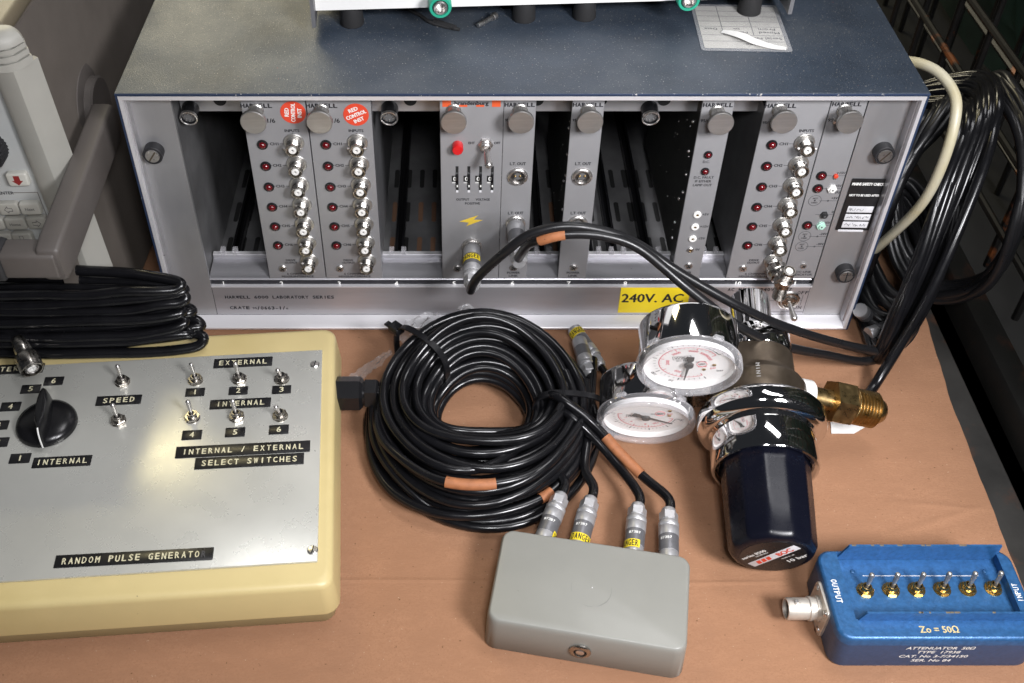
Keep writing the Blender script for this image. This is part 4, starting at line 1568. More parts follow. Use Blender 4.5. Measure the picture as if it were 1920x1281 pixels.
# local: x right, y up-ish, z to the rear.  (y must point upwards)
if (RG.to_3x3() @ Vector((0, 1, 0))).z < 0:
    RG = frame(E0, -ux, AX.cross(-ux))
flute = lambda a: 1 + 0.012 * cos(10 * a) - 0.02 * (max(0, cos(10 * a + pi)) ** 4)
mb = MB(RG)
L_ = []
for s, r, k in ((0, 19.5, 0), (0.4, 21.5, .2), (2.0, 23.6, .6), (5, 25.0, 1), (30, 25.8, 1), (66, 26.6, 1)):
    lp = []
    for i in range(120):
        a = 2 * pi * i / 120
        # twelve soft facets with thin ridges
        b_ = (a + pi / 12) % (pi / 6) - pi / 12
        dent = (min(1.0, 0.972 / cos(b_)) - 1) * k
        lp.append((r * (1 + dent) * cos(a), r * (1 + dent) * sin(a), s))
    L_.append(lp)
mb.loft(L_, 'knob_navy')
kn = mb.build('adjusting_knob', rg, sharp=50)
# label disc on the knob end (faces the camera side: local -z)
yv = ux.cross(AX)
yv = yv if yv.z > 0 else -yv
DM = frame(E0, ux, yv)
mb = MB(DM @ Matrix.Translation((0, 0, 0.05)))
pts = [(18.8 * cos(2 * pi * i / 48), 18.8 * sin(2 * pi * i / 48)) for i in range(48)]
mb.prism(pts, (0, 0, 0), (1, 0, 0), (0, 1, 0), 0, 0.15, 'dymo_black')
MT = DM @ Matrix.Rotation(radians(55), 4, 'Z') @ Matrix.Translation((0, 0, 0.22))
mb.build('end_label', kn)
mb = MB(MT)
XY = dict(xd=(1, 0, 0), yd=(0, 1, 0))
mb.rbox((0.5, 0.0, 0.03), (34.5, 6.0, 0.1), 'sticker_white', r=0.2, e=0.03, n=1)
for q in range(3):
    mb.prism([(-12.6 + 3.6 * q, -1.9), (-9.8 + 3.6 * q, -1.9), (-8.6 + 3.6 * q, 1.9), (-11.4 + 3.6 * q, 1.9)], (0, 0, 0.08), (1, 0, 0), (0, 1, 0), 0, 0.06, 'sticker_red')
mb.text('BOC', (8.5, 0, 0.10), 'sticker_red', 4.0, 10.5, bold=0.25, **XY)
mb.M = DM @ Matrix.Rotation(radians(52), 4, 'Z') @ Matrix.Translation((0, 0, 0.22))
mb.text('series 8500', (-6.5, 9.2, 0), 'ink_white', 2.6, 17, bold=0.12, **XY)
mb.text('GAS USE ONLY', (-3, 6.2, 0), 'ink_white', 1.3, 9, bold=0.03, **XY)
mb.text('made in uk', (6.0, -5.4, 0), 'ink_white', 1.3, 9, bold=0.03, **XY)
mb.text('10 bar', (8.6, -10.6, 0), 'ink_white', 3.2, 13, bold=0.15, **XY)
mb.build('lettering', kn)

mb = MB(RG)
def facets(n, amt):
    return lambda a: 1 - amt * (1 - abs(cos(n * a / 2)) ** 0.6)
mb.lathe([(27.0, 60), (27.2, 56.4), (29.8, 55.0), (31.2, 55.2), (31.9, 56.4), (31.9, 70), (31.4, 77), (32.4, 78.2)], 'chrome', (0, 0, 0), (0, 0, 1), n=96, cap0=False, cap1=False)
wav = lambda a: 1 - 0.005 * max(0.0, cos(8 * a)) ** 3
mb.lathe([(32.4, 78.2), (34.0, 78.5), (36.6, 80.2), (38.4, 82.4), (39.0, 84.2)], 'chrome', n=128, cap0=False, cap1=False)
mb.lathe([(39.0, 84.2), (39.2, 85.0), (39.2, 91.0), (38.8, 92.4), (37.4, 94.4), (35.5, 95.6), (33.2, 96.0), (24.0, 95.4)], 'chrome', n=128, cap0=False, cap1=False, fn=wav)
mb.build('bonnet', rg, sharp=32)
mb = MB(RG)
mb.lathe([(24, 94.5), (30.0, 94.8), (30.2, 97), (29.6, 112), (28.2, 115), (24.6, 119), (23.8, 122), (23.6, 136), (14, 137)], 'dull_bronze', (0, 0, 0), (0, 0, 1), n=64)
bd = mb.build('body', rg, sharp=40)
mb = MB()
for q, ch in enumerate('MINI LAV'):   # stamped letters along the body
    a = radians(78)
    lc = Vector((29.9 * cos(a), 29.9 * sin(a), 113 - 2.9 * q))
    n_ = RG.to_3x3() @ Vector((cos(a), sin(a), 0))
    if n_.z < 0:
        n_ = -n_
        lc = Vector((lc.x, -lc.y, lc.z))
    p = RG @ lc
    mb.text(ch, p, 'satin_knob', 2.4, None, xd=-AX, yd=n_.cross(-AX), bold=0.12, lift=0.15)
for q, ch in enumerate('50225'):
    a = radians(30)
    lc = Vector((29.9 * cos(a), 29.9 * sin(a), 111 - 2.2 * q))
    n_ = (RG.to_3x3() @ Vector((cos(a), sin(a), 0)))
    p = RG @ lc
    mb.text(ch, p, 'satin_knob', 1.9, None, xd=-AX, yd=n_.cross(-AX), bold=0.08, lift=0.15)
mb.build('stamped_letters', bd)
mb = MB(RG)
mb.lathe([(22.8, 136.0), (23.4, 136.8), (23.4, 139)], 'chrome', n=72, cap0=False, cap1=False)
mb.lathe([(23.4, 139), (23.6, 140), (23.6, 151), (22.6, 152.6), (16.5, 155), (13.6, 158), (13.0, 162), (13.0, 186), (12.2, 187.2), (0.01, 187.6)], 'chrome', n=96, cap0=False, cap1=False,
         fn=lambda a: 1 - 0.045 * max(0, cos(6 * a)) ** 6)
mb.build('rear_cap', rg, sharp=32)
# brass inlet
b0 = RG @ Vector((20, 0, 112))
b0 = Vector((165.0, -103.5, 46.5))
bd_ = Vector((1, -0.03, -0.265)).normalized()
mb = MB()
mb.lathe([(10.6, 8), (10.6, 20.4), (10.2, 21.0), (7, 21.2)], 'ptfe_white', b0, bd_, n=36)
mb.build('inlet_washer', rg)
mb = MB()
mb.lathe([(7.2, 10), (7.2, 36)], 'brass', b0, bd_, n=32)
mb.hexnut(b0 + bd_ * 35, bd_, 25.5, 15.0, 'brass', rot=0.25)
pr = [(11.0, 50), (11.8, 50.6)]
h = 50.8
while h < 65.5:
    pr += [(11.9, h), (10.2, h + 0.95), (10.2, h + 1.15), (11.9, h + 2.0)]
    h += 2.2
pr += [(10.6, 66.4), (9.2, 67.6), (8.8, 69.2), (6.8, 72.4), (3.6, 74.4), (0.01, 75)]
mb.lathe(pr, 'brass', b0, bd_, n=48, cap1=False)
mb.build('inlet_fitting', rg, sharp=28)

# gauges
def gauge(c, roll, face, stem_to, needle, scale_marks):
    """c = centre of the front window rim; dial in the plane across AX"""
    c = Vector(c)
    fz = -AX + Vector((face[0], 0, face[1]))
    fz.normalize()
    xd = Vector((cos(roll), 0, sin(roll)))
    xd = (xd - fz * xd.dot(fz)).normalized()
    G = frame(c, xd, fz.cross(xd))        # local z faces the viewer
    if (G.to_3x3() @ Vector((0, 0, 1))).dot(fz) < 0:
        G = frame(c, xd, -fz.cross(xd))
    g = MB(G)
    g.lathe([(0.01, -31.4), (27.5, -31.4), (29.2, -30.6), (29.7, -29.0), (29.7, -8.2), (29.2, -7.5)], 'chrome', n=72, cap0=False, cap1=False)
    o = g.build('gauge', rg, sharp=32)
    g = MB(G)   # clear rim
    g.lathe([(29.0, -8.2), (30.6, -7.8), (31.0, -7), (31.0, -1.6), (30.4, -0.4), (29.2, 0), (27.6, -0.2), (26.9, -1.2), (26.8, -5.5)], 'clear_plastic', n=72, cap0=False, cap1=False)
    for a in (0.9, 2.2, 4.4):
        g.M = G @ Matrix.Rotation(a, 4, 'Z')
        g.rbox((30.8, 0, -8.2), (2.2, 6, 2.6), 'clear_plastic', r=0.3)
    g.M = G
    g.build('window_rim', o)
    g = MB(G)
    pr = [(26.9 * cos(a), -3.4 + 2.2 * sin(a)) for a in [pi / 2 * k / 8 for k in range(8)]] + [(0.01, -1.2)]
    g.lathe(pr, 'clear_glass', n=48, cap0=False, cap1=False)
    g.build('window', o)
    g = MB(G)
    g.lathe([(26.7, -3.6), (26.5, -7.0), (0.01, -7.0)], 'dial_white', n=64, cap0=False, cap1=False)
    d = g.build('dial', o)
    g = MB(G)
    zz = -6.9
    def arc(r, a0, a1, wd, m, n=40):
        vs = []
        for k in range(n + 1):
            a = a0 + (a1 - a0) * k / n
            vs += [((r - wd / 2) * cos(a), (r - wd / 2) * sin(a), zz), ((r + wd / 2) * cos(a), (r + wd / 2) * sin(a), zz)]
        g.add(vs, [(2 * k, 2 * k + 1, 2 * k + 3, 2 * k + 2) for k in range(n)], m)
    def tick(r0, r1, a, wd, m):
        c_, s_ = cos(a), sin(a)
        g.add([(r0 * c_ - wd * s_, r0 * s_ + wd * c_, zz + .02), (r0 * c_ + wd * s_, r0 * s_ - wd * c_, zz + .02),
               (r1 * c_ + wd * s_, r1 * s_ - wd * c_, zz + .02), (r1 * c_ - wd * s_, r1 * s_ + wd * c_, zz + .02)], [(0, 1, 2, 3)], m)
    sm = scale_marks
    a0, a1 = sm['a0'], sm['a1']
    arc(17.6, a0, a1, 0.5, 'dial_red')
    N = sm['n']
    for k in range(N + 1):
        a = a0 + (a1 - a0) * k / N
        big = k % 5 == 0
        tick(17.2, 15.0 if big else 16.0, a, 0.28 if big else 0.12, 'dial_red')
        tick(19.4, 22.2 if big else 21.0, a, 0.32 if big else 0.14, 'dial_ink')
    arc(19.2, a1 + (a0 - a1) * 0.12, a1, 0.5, 'dial_ink', 10)
    for s, a, m, r, hh in sm['num']:
        p = (r * cos(a), r * sin(a), zz)
        g.text(s, p, m, hh, None, xd=(-sin(a) * -1, cos(a) * -1, 0) if sm.get('rot', 1) else (1, 0, 0), yd=(cos(a), sin(a), 0) if sm.get('rot', 1) else (0, 1, 0), bold=0.06, lift=0.05)
    for s, x, y, m, hh, ww in sm['txt']:
        g.text(s, (x, y, zz), m, hh, ww, xd=(1, 0, 0), yd=(0, 1, 0), bold=0.05, lift=0.05)
    if sm.get('box'):
        x, y, w_, h_ = sm['box']
        for x0, x1, y0, y1 in ((x - w_ / 2, x + w_ / 2, y - h_ / 2 - .15, y - h_ / 2 + .15), (x - w_ / 2, x + w_ / 2, y + h_ / 2 - .15, y + h_ / 2 + .15),
                               (x - w_ / 2 - .15, x - w_ / 2 + .15, y - h_ / 2, y + h_ / 2), (x + w_ / 2 - .15, x + w_ / 2 + .15, y - h_ / 2, y + h_ / 2)):
            g.add([(x0, y0, zz + .03), (x1, y0, zz + .03), (x1, y1, zz + .03), (x0, y1, zz + .03)], [(0, 1, 2, 3)], 'dial_ink')
    ex, ey = sm['emblem']   # small round safety mark
    g2 = [(ex + 3.0 * cos(2 * pi * i / 24), ey + 3.0 * sin(2 * pi * i / 24), zz + .06) for i in range(24)]
    g.tube(g2, 0.16, 'dial_red', n=4, closed=True, smooth=False)
    for q in (-1, 0, 1):
        g.tube([(ex + q * 1.3 + 0.6 * cos(2 * pi * i / 12), ey + 0.9 * sin(2 * pi * i / 12), zz + .06) for i in range(12)], 0.14, 'dial_ink', n=4, closed=True, smooth=False)
    g.build('dial_marking', d)
    for x, y in sm['rivets']:
        g = MB(G)
        g.lathe([(1.25, 0), (1.1, 0.5), (0.6, 0.7), (0.01, 0.5)], 'gold', (x, y, zz), (0, 0, 1), n=14, cap1=False)
        g.build('rivet', d)
    g = MB(G @ Matrix.Rotation(needle, 4, 'Z'))
    g.prism([(-9.0, -1.9), (-5.5, -2.1), (-3.4, -1.2), (-1, -1.3), (1.5, -1.0), (19.0, -0.22), (19.0, 0.22), (1.5, 1.0), (-1, 1.3), (-3.4, 1.2), (-5.5, 2.1), (-9.0, 1.9)], (0, 0, -5.6), (1, 0, 0), (0, 1, 0), 0, 0.45, 'dial_ink')
    g.lathe([(2.9, 0), (2.6, 1.3), (0.01, 1.5)], 'dial_ink', (0, 0, -5.4), (0, 0, 1), n=24, cap1=False)
    g.build('needle', o)
    # stem to the regulator body
    mid = G @ Vector((0, 0, -20))
    st = Vector(stem_to)
    dd = (st - mid).normalized()
    g = MB()
    p = mid + dd * 29.2
    L = (st - p).length
    x_, y_, z_ = basis(dd)
    sq = [(-6.2, -6.2), (6.2, -6.2), (6.2, 6.2), (-6.2, 6.2)]
    g.prism(sq, p - dd * 1.0, x_, y_, 0, max(4.0, L * 0.45), 'nickel', bev=0.8)
    g.lathe([(5.2, L * 0.4), (5.0, L * 0.55), (5.4, L * .6), (5.0, L * .66), (5.4, L * .72), (5.0, L * .8), (5.2, L + 3)], 'nickel', p, dd, n=24)
    g.build('stem', o)
    return o
deg = radians
gauge((97.8, -128.6, 88.6), radians(16), (0.0, -0.09), (146, -100, 51), radians(-104),
      dict(a0=deg(-68), a1=deg(-338), n=30,
           num=[('500', deg(-128 + 360), 'dial_red', 12.2, 2.0), ('2000', deg(172), 'dial_red', 12.4, 2.0), ('3000', deg(118), 'dial_red', 13.2, 2.0), ('4000', deg(74), 'dial_red', 13.6, 2.0),
                ('5000', deg(42), 'dial_red', 13.0, 2.0), ('6000', deg(18), 'dial_red', 12.8, 2.0), ('100', deg(205), 'dial_ink', 24.2, 2.2), ('50', deg(238), 'dial_ink', 24.0, 2.2), ('400', deg(14), 'dial_ink', 24.2, 2.2)],
           txt=[('WIKA', -3.4, 6.2, 'dial_ink', 2.4, 9.0), ('EN 562-1', -2.6, 2.9, 'ink_soft', 1.3, 8.6), ('OXYGEN', 7.0, 0.2, 'ink_soft', 1.1, 6),
                ('NO OIL', 7.6, -5.8, 'dial_red', 1.1, 5), ('psi', 13.4, -8.0, 'dial_red', 2.0, None), ('bar', 17.4, -11.6, 'dial_ink', 2.2, None)],
           box=(-3.4, 6.2, 10.6, 3.7), emblem=(7.4, -2.8), rivets=[(14.4, -4.6), (8.0, -9.2)]))
gauge((80.2, -120.0, 31.6), radians(2), (0.0, -0.12), (141, -101, 43), radians(-22),
      dict(a0=deg(178), a1=deg(352), n=25,
           num=[('1', deg(200), 'dial_red', 13, 2.0), ('4', deg(232), 'dial_red', 13, 2.0), ('8', deg(275), 'dial_red', 13, 2.0), ('120', deg(305), 'dial_red', 13, 2.0), ('0', deg(182), 'dial_ink', 24, 2.2), ('16', deg(350), 'dial_ink', 23.5, 2.2)],
           txt=[('WIKA', -7.5, -2.0, 'dial_ink', 2.0, 8.0), ('EN 562', 6.0, 2.6, 'ink_soft', 1.3, 6.2), ('psi', 14.6, 4.4, 'dial_red', 2.0, None)],
           box=(-7.5, -2.0, 9.4, 3.2), emblem=(8.6, 3.8), rivets=[(14.0, 8.6), (14.6, 1.8)]))

# ================================================================== attenuator
at = thing('attenuator_box', 'small blue hammered metal attenuator box with six toggle switches in a row', 'attenuator', (222, -240, 0), radians(0.4))
mb = MB()
AX0, AX1, AY0, AY1, LZ = 166.8, 277.5, -268.8, -211.6, 28.0
ac = ((AX0 + AX1) / 2, (AY0 + AY1) / 2)
aw, ad_ = AX1 - AX0, AY1 - AY0
L_ = [rr_loop(ac[0] + .6, ac[1], aw + 0.6, ad_ + 0.6, 8, 0.3, 6), rr_loop(ac[0] + .6, ac[1], aw + 1.2, ad_ + 1.2, 8, 1.5, 6), rr_loop(ac[0], ac[1], aw + 0.2, ad_ + 0.2, 8, 21.6, 6)]
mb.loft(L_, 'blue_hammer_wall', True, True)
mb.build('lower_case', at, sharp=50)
# top: land around a sunken switch floor
mb = MB()
hx0, hx1, hy0, hy1 = 178.4, 270.0, -256.6, -207.0
def land(z, grow, r):
    return rr_loop(ac[0], ac[1], aw + grow, ad_ + grow, r, z, 6)
# outer skin
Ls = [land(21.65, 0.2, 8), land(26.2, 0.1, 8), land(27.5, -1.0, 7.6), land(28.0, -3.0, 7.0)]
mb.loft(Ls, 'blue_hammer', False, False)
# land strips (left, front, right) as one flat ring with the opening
def strip(x0, x1, y0, y1, z):
    mb.add([(x0, y0, z), (x1, y0, z), (x1, y1, z), (x0, y1, z)], [(0, 1, 2, 3)], 'blue_hammer')
out = land(28.0, -3.0, 7.0)
n = len(out)
inn = []
for p in out:
    inn.append((min(max(p[0], hx0), hx1), min(max(p[1], hy0), AY1 - 1.6), 28.0))
mb.loft([out, inn], 'blue_hammer', False, False)
mb.add([(hx0, hy0, 28.0), (hx0, AY1 - 1.6, 28.0), (hx0, AY1 - 1.6, 22.0), (hx0, hy0, 22.0),
        (hx1, hy0, 28.0), (hx1, AY1 - 1.6, 28.0), (hx1, AY1 - 1.6, 22.0), (hx1, hy0, 22.0)],
       [(0, 1, 2, 3), (4, 7, 6, 5), (0, 3, 7, 4), (1, 5, 6, 2)], 'blue_hammer')
mb.add([(hx0, hy0, 22.0), (hx1, hy0, 22.0), (hx1, AY1 - 1.6, 22.0), (hx0, AY1 - 1.6, 22.0)], [(0, 1, 2, 3)], 'blue_hammer')
mb.build('top_plate', at, sharp=50)
# folded guard flanges
def flange(y, zb, zt, x0, x1, ch, th, lean=0.0):
    mb = MB()
    pts = [(x0, zb), (x1, zb), (x1 - 0.2, zt), (x0 + ch, zt)]
    mb.prism(pts, (0, y, 0), (1, 0, 0), (0, lean, 1), 0, th, 'blue_hammer', bev=0)
    o = mb.build('guard_flange', at, sharp=30)
    m2 = MB()
    rg_ = random.Random(int(-y))
    for q in range(7):
        xx = rg_.uniform(x0 + ch + 1, x1 - 6)
        m2.rbox((xx, y - th / 2 - (0 if not lean else 0), zt - 0.02), (rg_.uniform(0.8, 5.0), th * 0.9, 0.10), 'wear_tan', r=0.15, e=0.03, n=1)
    m2.build('worn_edge', o)
flange(-256.4, 27.6, 35.4, 179.2, 277.0, 3.4, 1.2)
flange(-213.2, 22.2, 35.6, 179.0, 271.0, 5.0, 1.2)
mb = MB()
mb.box(192, 258, -225.4, -225.0, 22.03, 22.14, 'sticker_white')
for x in (187.0, 262.5):
    mb.sphere((x, -222.3, 21.9), 1.5, 'blue_hammer', n=12, squash=0.6)
mb.text('OUTPUT', (172.2, -239.0, 28.02), 'ink_white', 3.1, 14.8, xd=(0, -1, 0), yd=(1, 0, 0), bold=0.10, mono=0.76)
mb.build('lettering', at)
mb = MB()
mb.text('INPUT', (272.6, -240.0, 28.02), 'ink_white', 2.9, 11.6, xd=(0, 1, 0), yd=(-1, 0, 0), bold=0.08, mono=0.76)
mb.build('lettering', at)
mb = MB()
mb.text('Zo = 50\u03a9', (221.6, -263.0, 28.02), 'cream', 3.8, 21.0, xd=(1, 0, 0), yd=(0, 1, 0), bold=0.14)
mb.build('lettering', at)
mb = MB()
yw = AY0 - 0.42
for s, z, w_ in (('ATTENUATOR  50\u03a9', 19.6, 37.0), ('TYPE  17938', 15.4, 23.5), ('CAT. No 3-7/34150', 11.0, 37.5), ('SER. No 84', 6.6, 21.5)):
    mb.text(s, (223.4 - (1.5 if 'CAT' in s or 'SER' in s else 0), yw, z), 'ink_white', 2.5, w_, bold=0.08, shear=0.22, lift=0.16)
mb.build('lettering', at)
TMat = TM[at.name].inverted()
for k in range(6):
    p = TMat @ Vector((190.8 + 14.5 * k, -235.0 + 0.25 * k, 22.0))
    toggle(at, p.x, p.y, 22.0, (0.10, 0.22), 0.9 + 0.08 * k, 'gold', 'satin_knob', 1.0, 7.8)
# output socket with square flange
mb = MB()
fd = Vector((-1, -0.02, 0.02)).normalized()
fo = Vector((AX0 - 0.2, -240.5, 12.4))
pts = []
for q, (a, b_) in enumerate(((1, 1), (-1, 1), (-1, -1), (1, -1))):
    for k in range(5):
        t_ = pi / 2 * (q + k / 4)
        pts.append((a * 8.6 + 3.2 * cos(t_), b_ * 8.6 + 3.2 * sin(t_)))
x_, y_, z_ = basis(fd)
mb.prism(pts, fo, x_, y_, 0, 1.7, 'silver_matte', bev=0.3)
for a in (-8.4, 8.4):
    for b_ in (-8.4, 8.4):
        mb.sphere(fo + x_ * a + y_ * b_ + fd * 1.7, 1.9, 'steel', n=12, squash=.6, axis=fd)
o = mb.build('output_socket', at)
mb = MB()
mb.lathe([(7.4, 1.7), (7.4, 3.4), (6.6, 3.6), (6.6, 5.6), (7.0, 5.8), (7.0, 7.4), (6.3, 8.0), (6.3, 19.5), (6.0, 20), (5.3, 20), (5.2, 12), (0.01, 12)], 'silver_matte', fo, fd, n=36, cap1=False)
for s in (-1, 1):
    mb.cyl(fo + fd * 15.5 + y_ * s * 6.0, fo + fd * 15.5 + y_ * s * 8.2, 1.1, 'steel', n=12, bev=.2)
mb.build('barrel', o)
mb = MB()
mb.lathe([(2.0, 12), (2.0, 18), (0.01, 18)], 'black_matte', fo, fd, n=16, cap1=False)
mb.build('insulator', o)

# ================================================================== test cables from the modules to the bundle
def test_cable(label, P, nose, d, st, r=3.05, slv=None, tie=None):
    t = thing('test_cable', label, 'cable', tuple(nose), group='test cables plugged into the modules')
    plug(t, nose, d, 40, 6.2, st, up=(0, -0.1, 1), marks=False)
    mb = MB()
    mb.tube(P, r, 'cable_dull', n=14, sub=10)
    mb.build('cable', t)
    if slv:
        sleeve(t, P, r + 0.5, slv[0], slv[1], sub=10)
    return t
PAc = [(-29.6, -20, 71), (-30.2, -32, 70.5), (-30.5, -41, 76), (-27.0, -49, 93), (-10.7, -60, 123.2), (6.6, -60, 139), (32, -60, 143.9), (65.1, -60, 133.7), (98.8, -70, 114.5),
       (141.7, -78, 91.5), (183, -68, 63.5), (232, -48, 30), (262, -36, 14), (281, -24, 16), (290, -8, 36), (296, 12, 70)]
test_cable('black test cable with a yellow danger sticker on its plug in the wide supply module', PAc, (-29.6, 6.6, 71.2), (0, -1, -0.01), (0.2, 11, 5.5, 'DANGER', 2.5))
PBc = [(0.3, -18, 90.5), (0.4, -27, 91), (1.2, -38, 104), (5.0, -52, 124), (12.0, -60, 134.0), (25.6, -62, 139.6), (48.2, -62, 138.4), (71.3, -65, 130.6), (100.9, -80, 112.0),
       (133.2, -88, 89), (167, -78, 62), (211, -58, 32), (245, -42, 10), (268, -32, 8), (284, -20, 22), (294, 0, 50), (300, 20, 84)]
test_cable('black test cable with an orange sleeve near its plug in the narrow power link module', PBc, (0.0, 7.2, 91.4), (0.02, -1, 0.0), None, slv=(0.245, 0.315))

# ================================================================== bundle hanging on the right
bn = thing('cable_bundle', 'thick tangled bundle of black cables hanging between the crate and the wire cage', 'cable', (285, 30, 0))
rb = random.Random(11)
def loopset(keys, cnt, jit, r, mname='cable_black', name='cable_loop'):
    for q in range(cnt):
        P = []
        f = (q + 0.5) / cnt
        for (x, y, z), (sx, sy, sz) in keys:
            P.append((x + sx * (f - .5) + rb.uniform(-jit, jit), y + sy * (f - .5) + rb.uniform(-jit, jit), max(r + .4, z + sz * (f - .5) + rb.uniform(-jit, jit))))
        mb = MB()
        mb.tube(P, r, mname, n=10, closed=True, sub=9)
        mb.build(name, bn)
# main loops: rise from the bottom front to the top and come down behind
loopset([((316, 92, 143), (22, 20, 16)), ((306, 45, 158), (24, 10, 12)), ((292, 14, 134), (26, 14, 8)), ((278, -12, 92), (24, 16, 6)), ((268, -28, 50), (18, 14, 6)), ((262, -34, 14), (14, 14, 8)),
         ((262, 0, 6), (10, 24, 4)), ((262, 60, 22), (8, 26, 8)), ((266, 96, 70), (10, 18, 8)), ((284, 116, 116), (16, 14, 12))], 24, 1.9, 3.4)
loopset([((326, 92, 148), (10, 10, 8)), ((332, 62, 158), (8, 8, 8)), ((334, 24, 146), (8, 8, 8)), ((333, -4, 112), (8, 10, 8)), ((331, -8, 66), (8, 12, 8)), ((322, 8, 30), (10, 10, 8)),
         ((306, 34, 18), (10, 10, 6)), ((290, 66, 40), (10, 14, 8)), ((292, 98, 90), (12, 12, 8))], 17, 2.2, 3.4, 'cable_dull')
loopset([((300, 84, 138), (24, 8, 12)), ((282, 58, 130), (18, 8, 14)), ((268, 40, 104), (8, 12, 18)), ((262, 30, 62), (8, 16, 14)), ((264, 40, 24), (8, 20, 8)), ((276, 80, 20), (8, 16, 8)), ((296, 108, 80), (10, 8, 10))], 11, 2.4, 3.3, 'cable_dull')
loopset([((300, 110, 30), (30, 20, 40)), ((276, 88, 26), (20, 24, 36)), ((262, 40, 22), (12, 30, 34)), ((266, 8, 16), (14, 20, 22)), ((284, 0, 16), (18, 16, 20)), ((302, 30, 18), (20, 20, 24)), ((312, 76, 26), (20, 20, 34))], 12, 2.6, 3.4, 'cable_dull')  # extra low loops, added to darken the gap that lies in shadow
for P in ([(330, 96, 120), (322, 60, 156), (308, 20, 146), (290, -14, 108), (275, -36, 66), (262, -48, 30), (250, -60, 9), (238, -74, 4.2), (226, -84, 4)],
          [(300, 40, 140), (296, 18, 128), (288, -14, 96), (276, -36, 58), (270, -36, 22), (276, -18, 6), (292, 10, 5), (306, 40, 6)]):
    mb = MB()
    mb.tube(P, 3.6, 'cable_black', n=12, sub=10)
    mb.build('cable_tail', bn)
for nose, d in (((250, -2, 22), (0.5, 0.3, -0.6)), ((256, -14, 9), (0.9, 0.35, 0.05)), ((262, 8, 8), (0.8, -0.5, 0.1))):
    plug(bn, nose, d, 30, 5.6, None, marks=False)
film([(336, 40, 156), (340, 22, 150), (341, 6, 138), (340, -4, 124)], 15, 9, 'shiny clear tape wrapped round the right hand cable bundle', up=(1, 0, 0.2))

mb = MB()
mb.tube([(236, 70, 172), (250, 56, 188), (261, 40, 193), (268, 24, 191), (270, 8, 184), (268, -4, 160), (266, -4, 124), (262, 10, 86), (256, 32, 42), (254, 60, 14)], 3.4, 'cable_white', n=14, sub=10)
single(mb, 'mains_cable', 'thick off-white stained cable curving down past the right side of the crate', 'cable', (256, 32, 0))

# ================================================================== coil on the left
lc = thing('cable_coil', 'flat oval coil of glossy black cable ending in a coaxial plug over the cream box', 'cable', (-300, -45, 40))
rl = random.Random(5)
lay = [(45.5, -58, 0), (46.0, -50, -6), (52, -57, -8), (53.5, -50, -2), (59, -55, -14), (61.0, -48, -8), (67, -53, -10), (69, -47, -16), (75, -50, -12), (79, -46, -14), (85, -46, -10)]
for q, (z, y, dx) in enumerate(lay):
    P = []
    ax_, ay_ = 113 + dx * 0.8 + rl.uniform(-3, 3), 10.5 + rl.uniform(-1.5, 1.5)
    for k in range(22):
        a = 2 * pi * k / 22
        ex = cos(a)
        P.append((-322 + ax_ * ex, y + ay_ * sin(a) + (2.0 if False else 0), z + 2.2 * sin(a) + rl.uniform(-0.5, 0.5) + 1.6 * sin(2 * a + q * 1.7) + (2 * rl.random())))
    mb = MB()
    mb.tube(P, 3.5, 'cable_black', n=12, closed=True, sub=6)
    mb.build('cable_loop', lc)
P = [(-420, -52, 66), (-380, -58, 60), (-350, -60, 56), (-334, -62, 58), (-325.5, -69, 57), (-321, -76, 55.5)]
mb = MB()
mb.tube(P, 3.5, 'cable_black', n=12, sub=8)
mb.build('cable_tail', lc)
d = Vector((0.42, -0.66, -0.22)).normalized()
p = Vector((-325.5, -69.0, 57))
mb = MB()
mb.lathe([(3.6, -2), (4.6, 0), (4.6, 5), (5.4, 5.6), (5.6, 8.6), (5.2, 9.4), (5.4, 12), (7.2, 13.2), (7.6, 14), (7.6, 24), (7.2, 25), (6.2, 25.2), (6.0, 20)], 'nickel', p, d, n=36, cap1=False)
o = mb.build('coaxial_plug', lc)
mb = MB()
mb.lathe([(4.6, 19), (4.6, 24.4), (3.8, 24.8), (3.4, 24.0), (3.2, 20)], 'steel', p, d, n=28, cap1=False)
mb.lathe([(2.9, 19.5), (2.9, 24.2), (2.3, 24.5), (1.2, 24.2), (1.1, 21.5), (0.01, 21.5)], 'ptfe_white', p, d, n=24, cap1=False)
mb.build('insulator', o)

# ================================================================== grey instrument with handle
hp = thing('bench_instrument', 'beige grey bench instrument with soft keys and a folding carry handle', 'test instrument', (-340, 90, 0))
HM = Matrix.Translation((-276.5, -30, 140)) @ Matrix.Rotation(radians(-2.6), 4, 'Y') @ Matrix.Rotation(radians(-1.5), 4, 'Z')
# local: x right (0 = outer bezel edge), y back (0 = bezel front), z up (0 = 140 mm)
mb = MB(HM)
mb.box(-260, -12, 13, 330, -128, 104, 'case_brown')
mb.build('case_side', hp)
mb = MB(HM)
mb.rbox((-136.5, 172, 107.5), (248, 317, 10), 'case_tan', r=5, e=4.0)
mb.build('top_cover', hp, sharp=60)
mb = MB(HM)
# bezel: a frame with a chamfered right side
def bez(x_out, x_in, z0, z1):
    pr = [(x_in, 2.5), (x_in + 4, 0), (x_out - 9, 0), (x_out - 5.5, 3.0), (x_out, 16), (x_out - 3, 18), (x_in, 18)]
    mb.loft([[(x, y, z) for x, y in pr] for z in (z0, z1)], 'bezel_grey')
bez(0, -22, -133, 91)
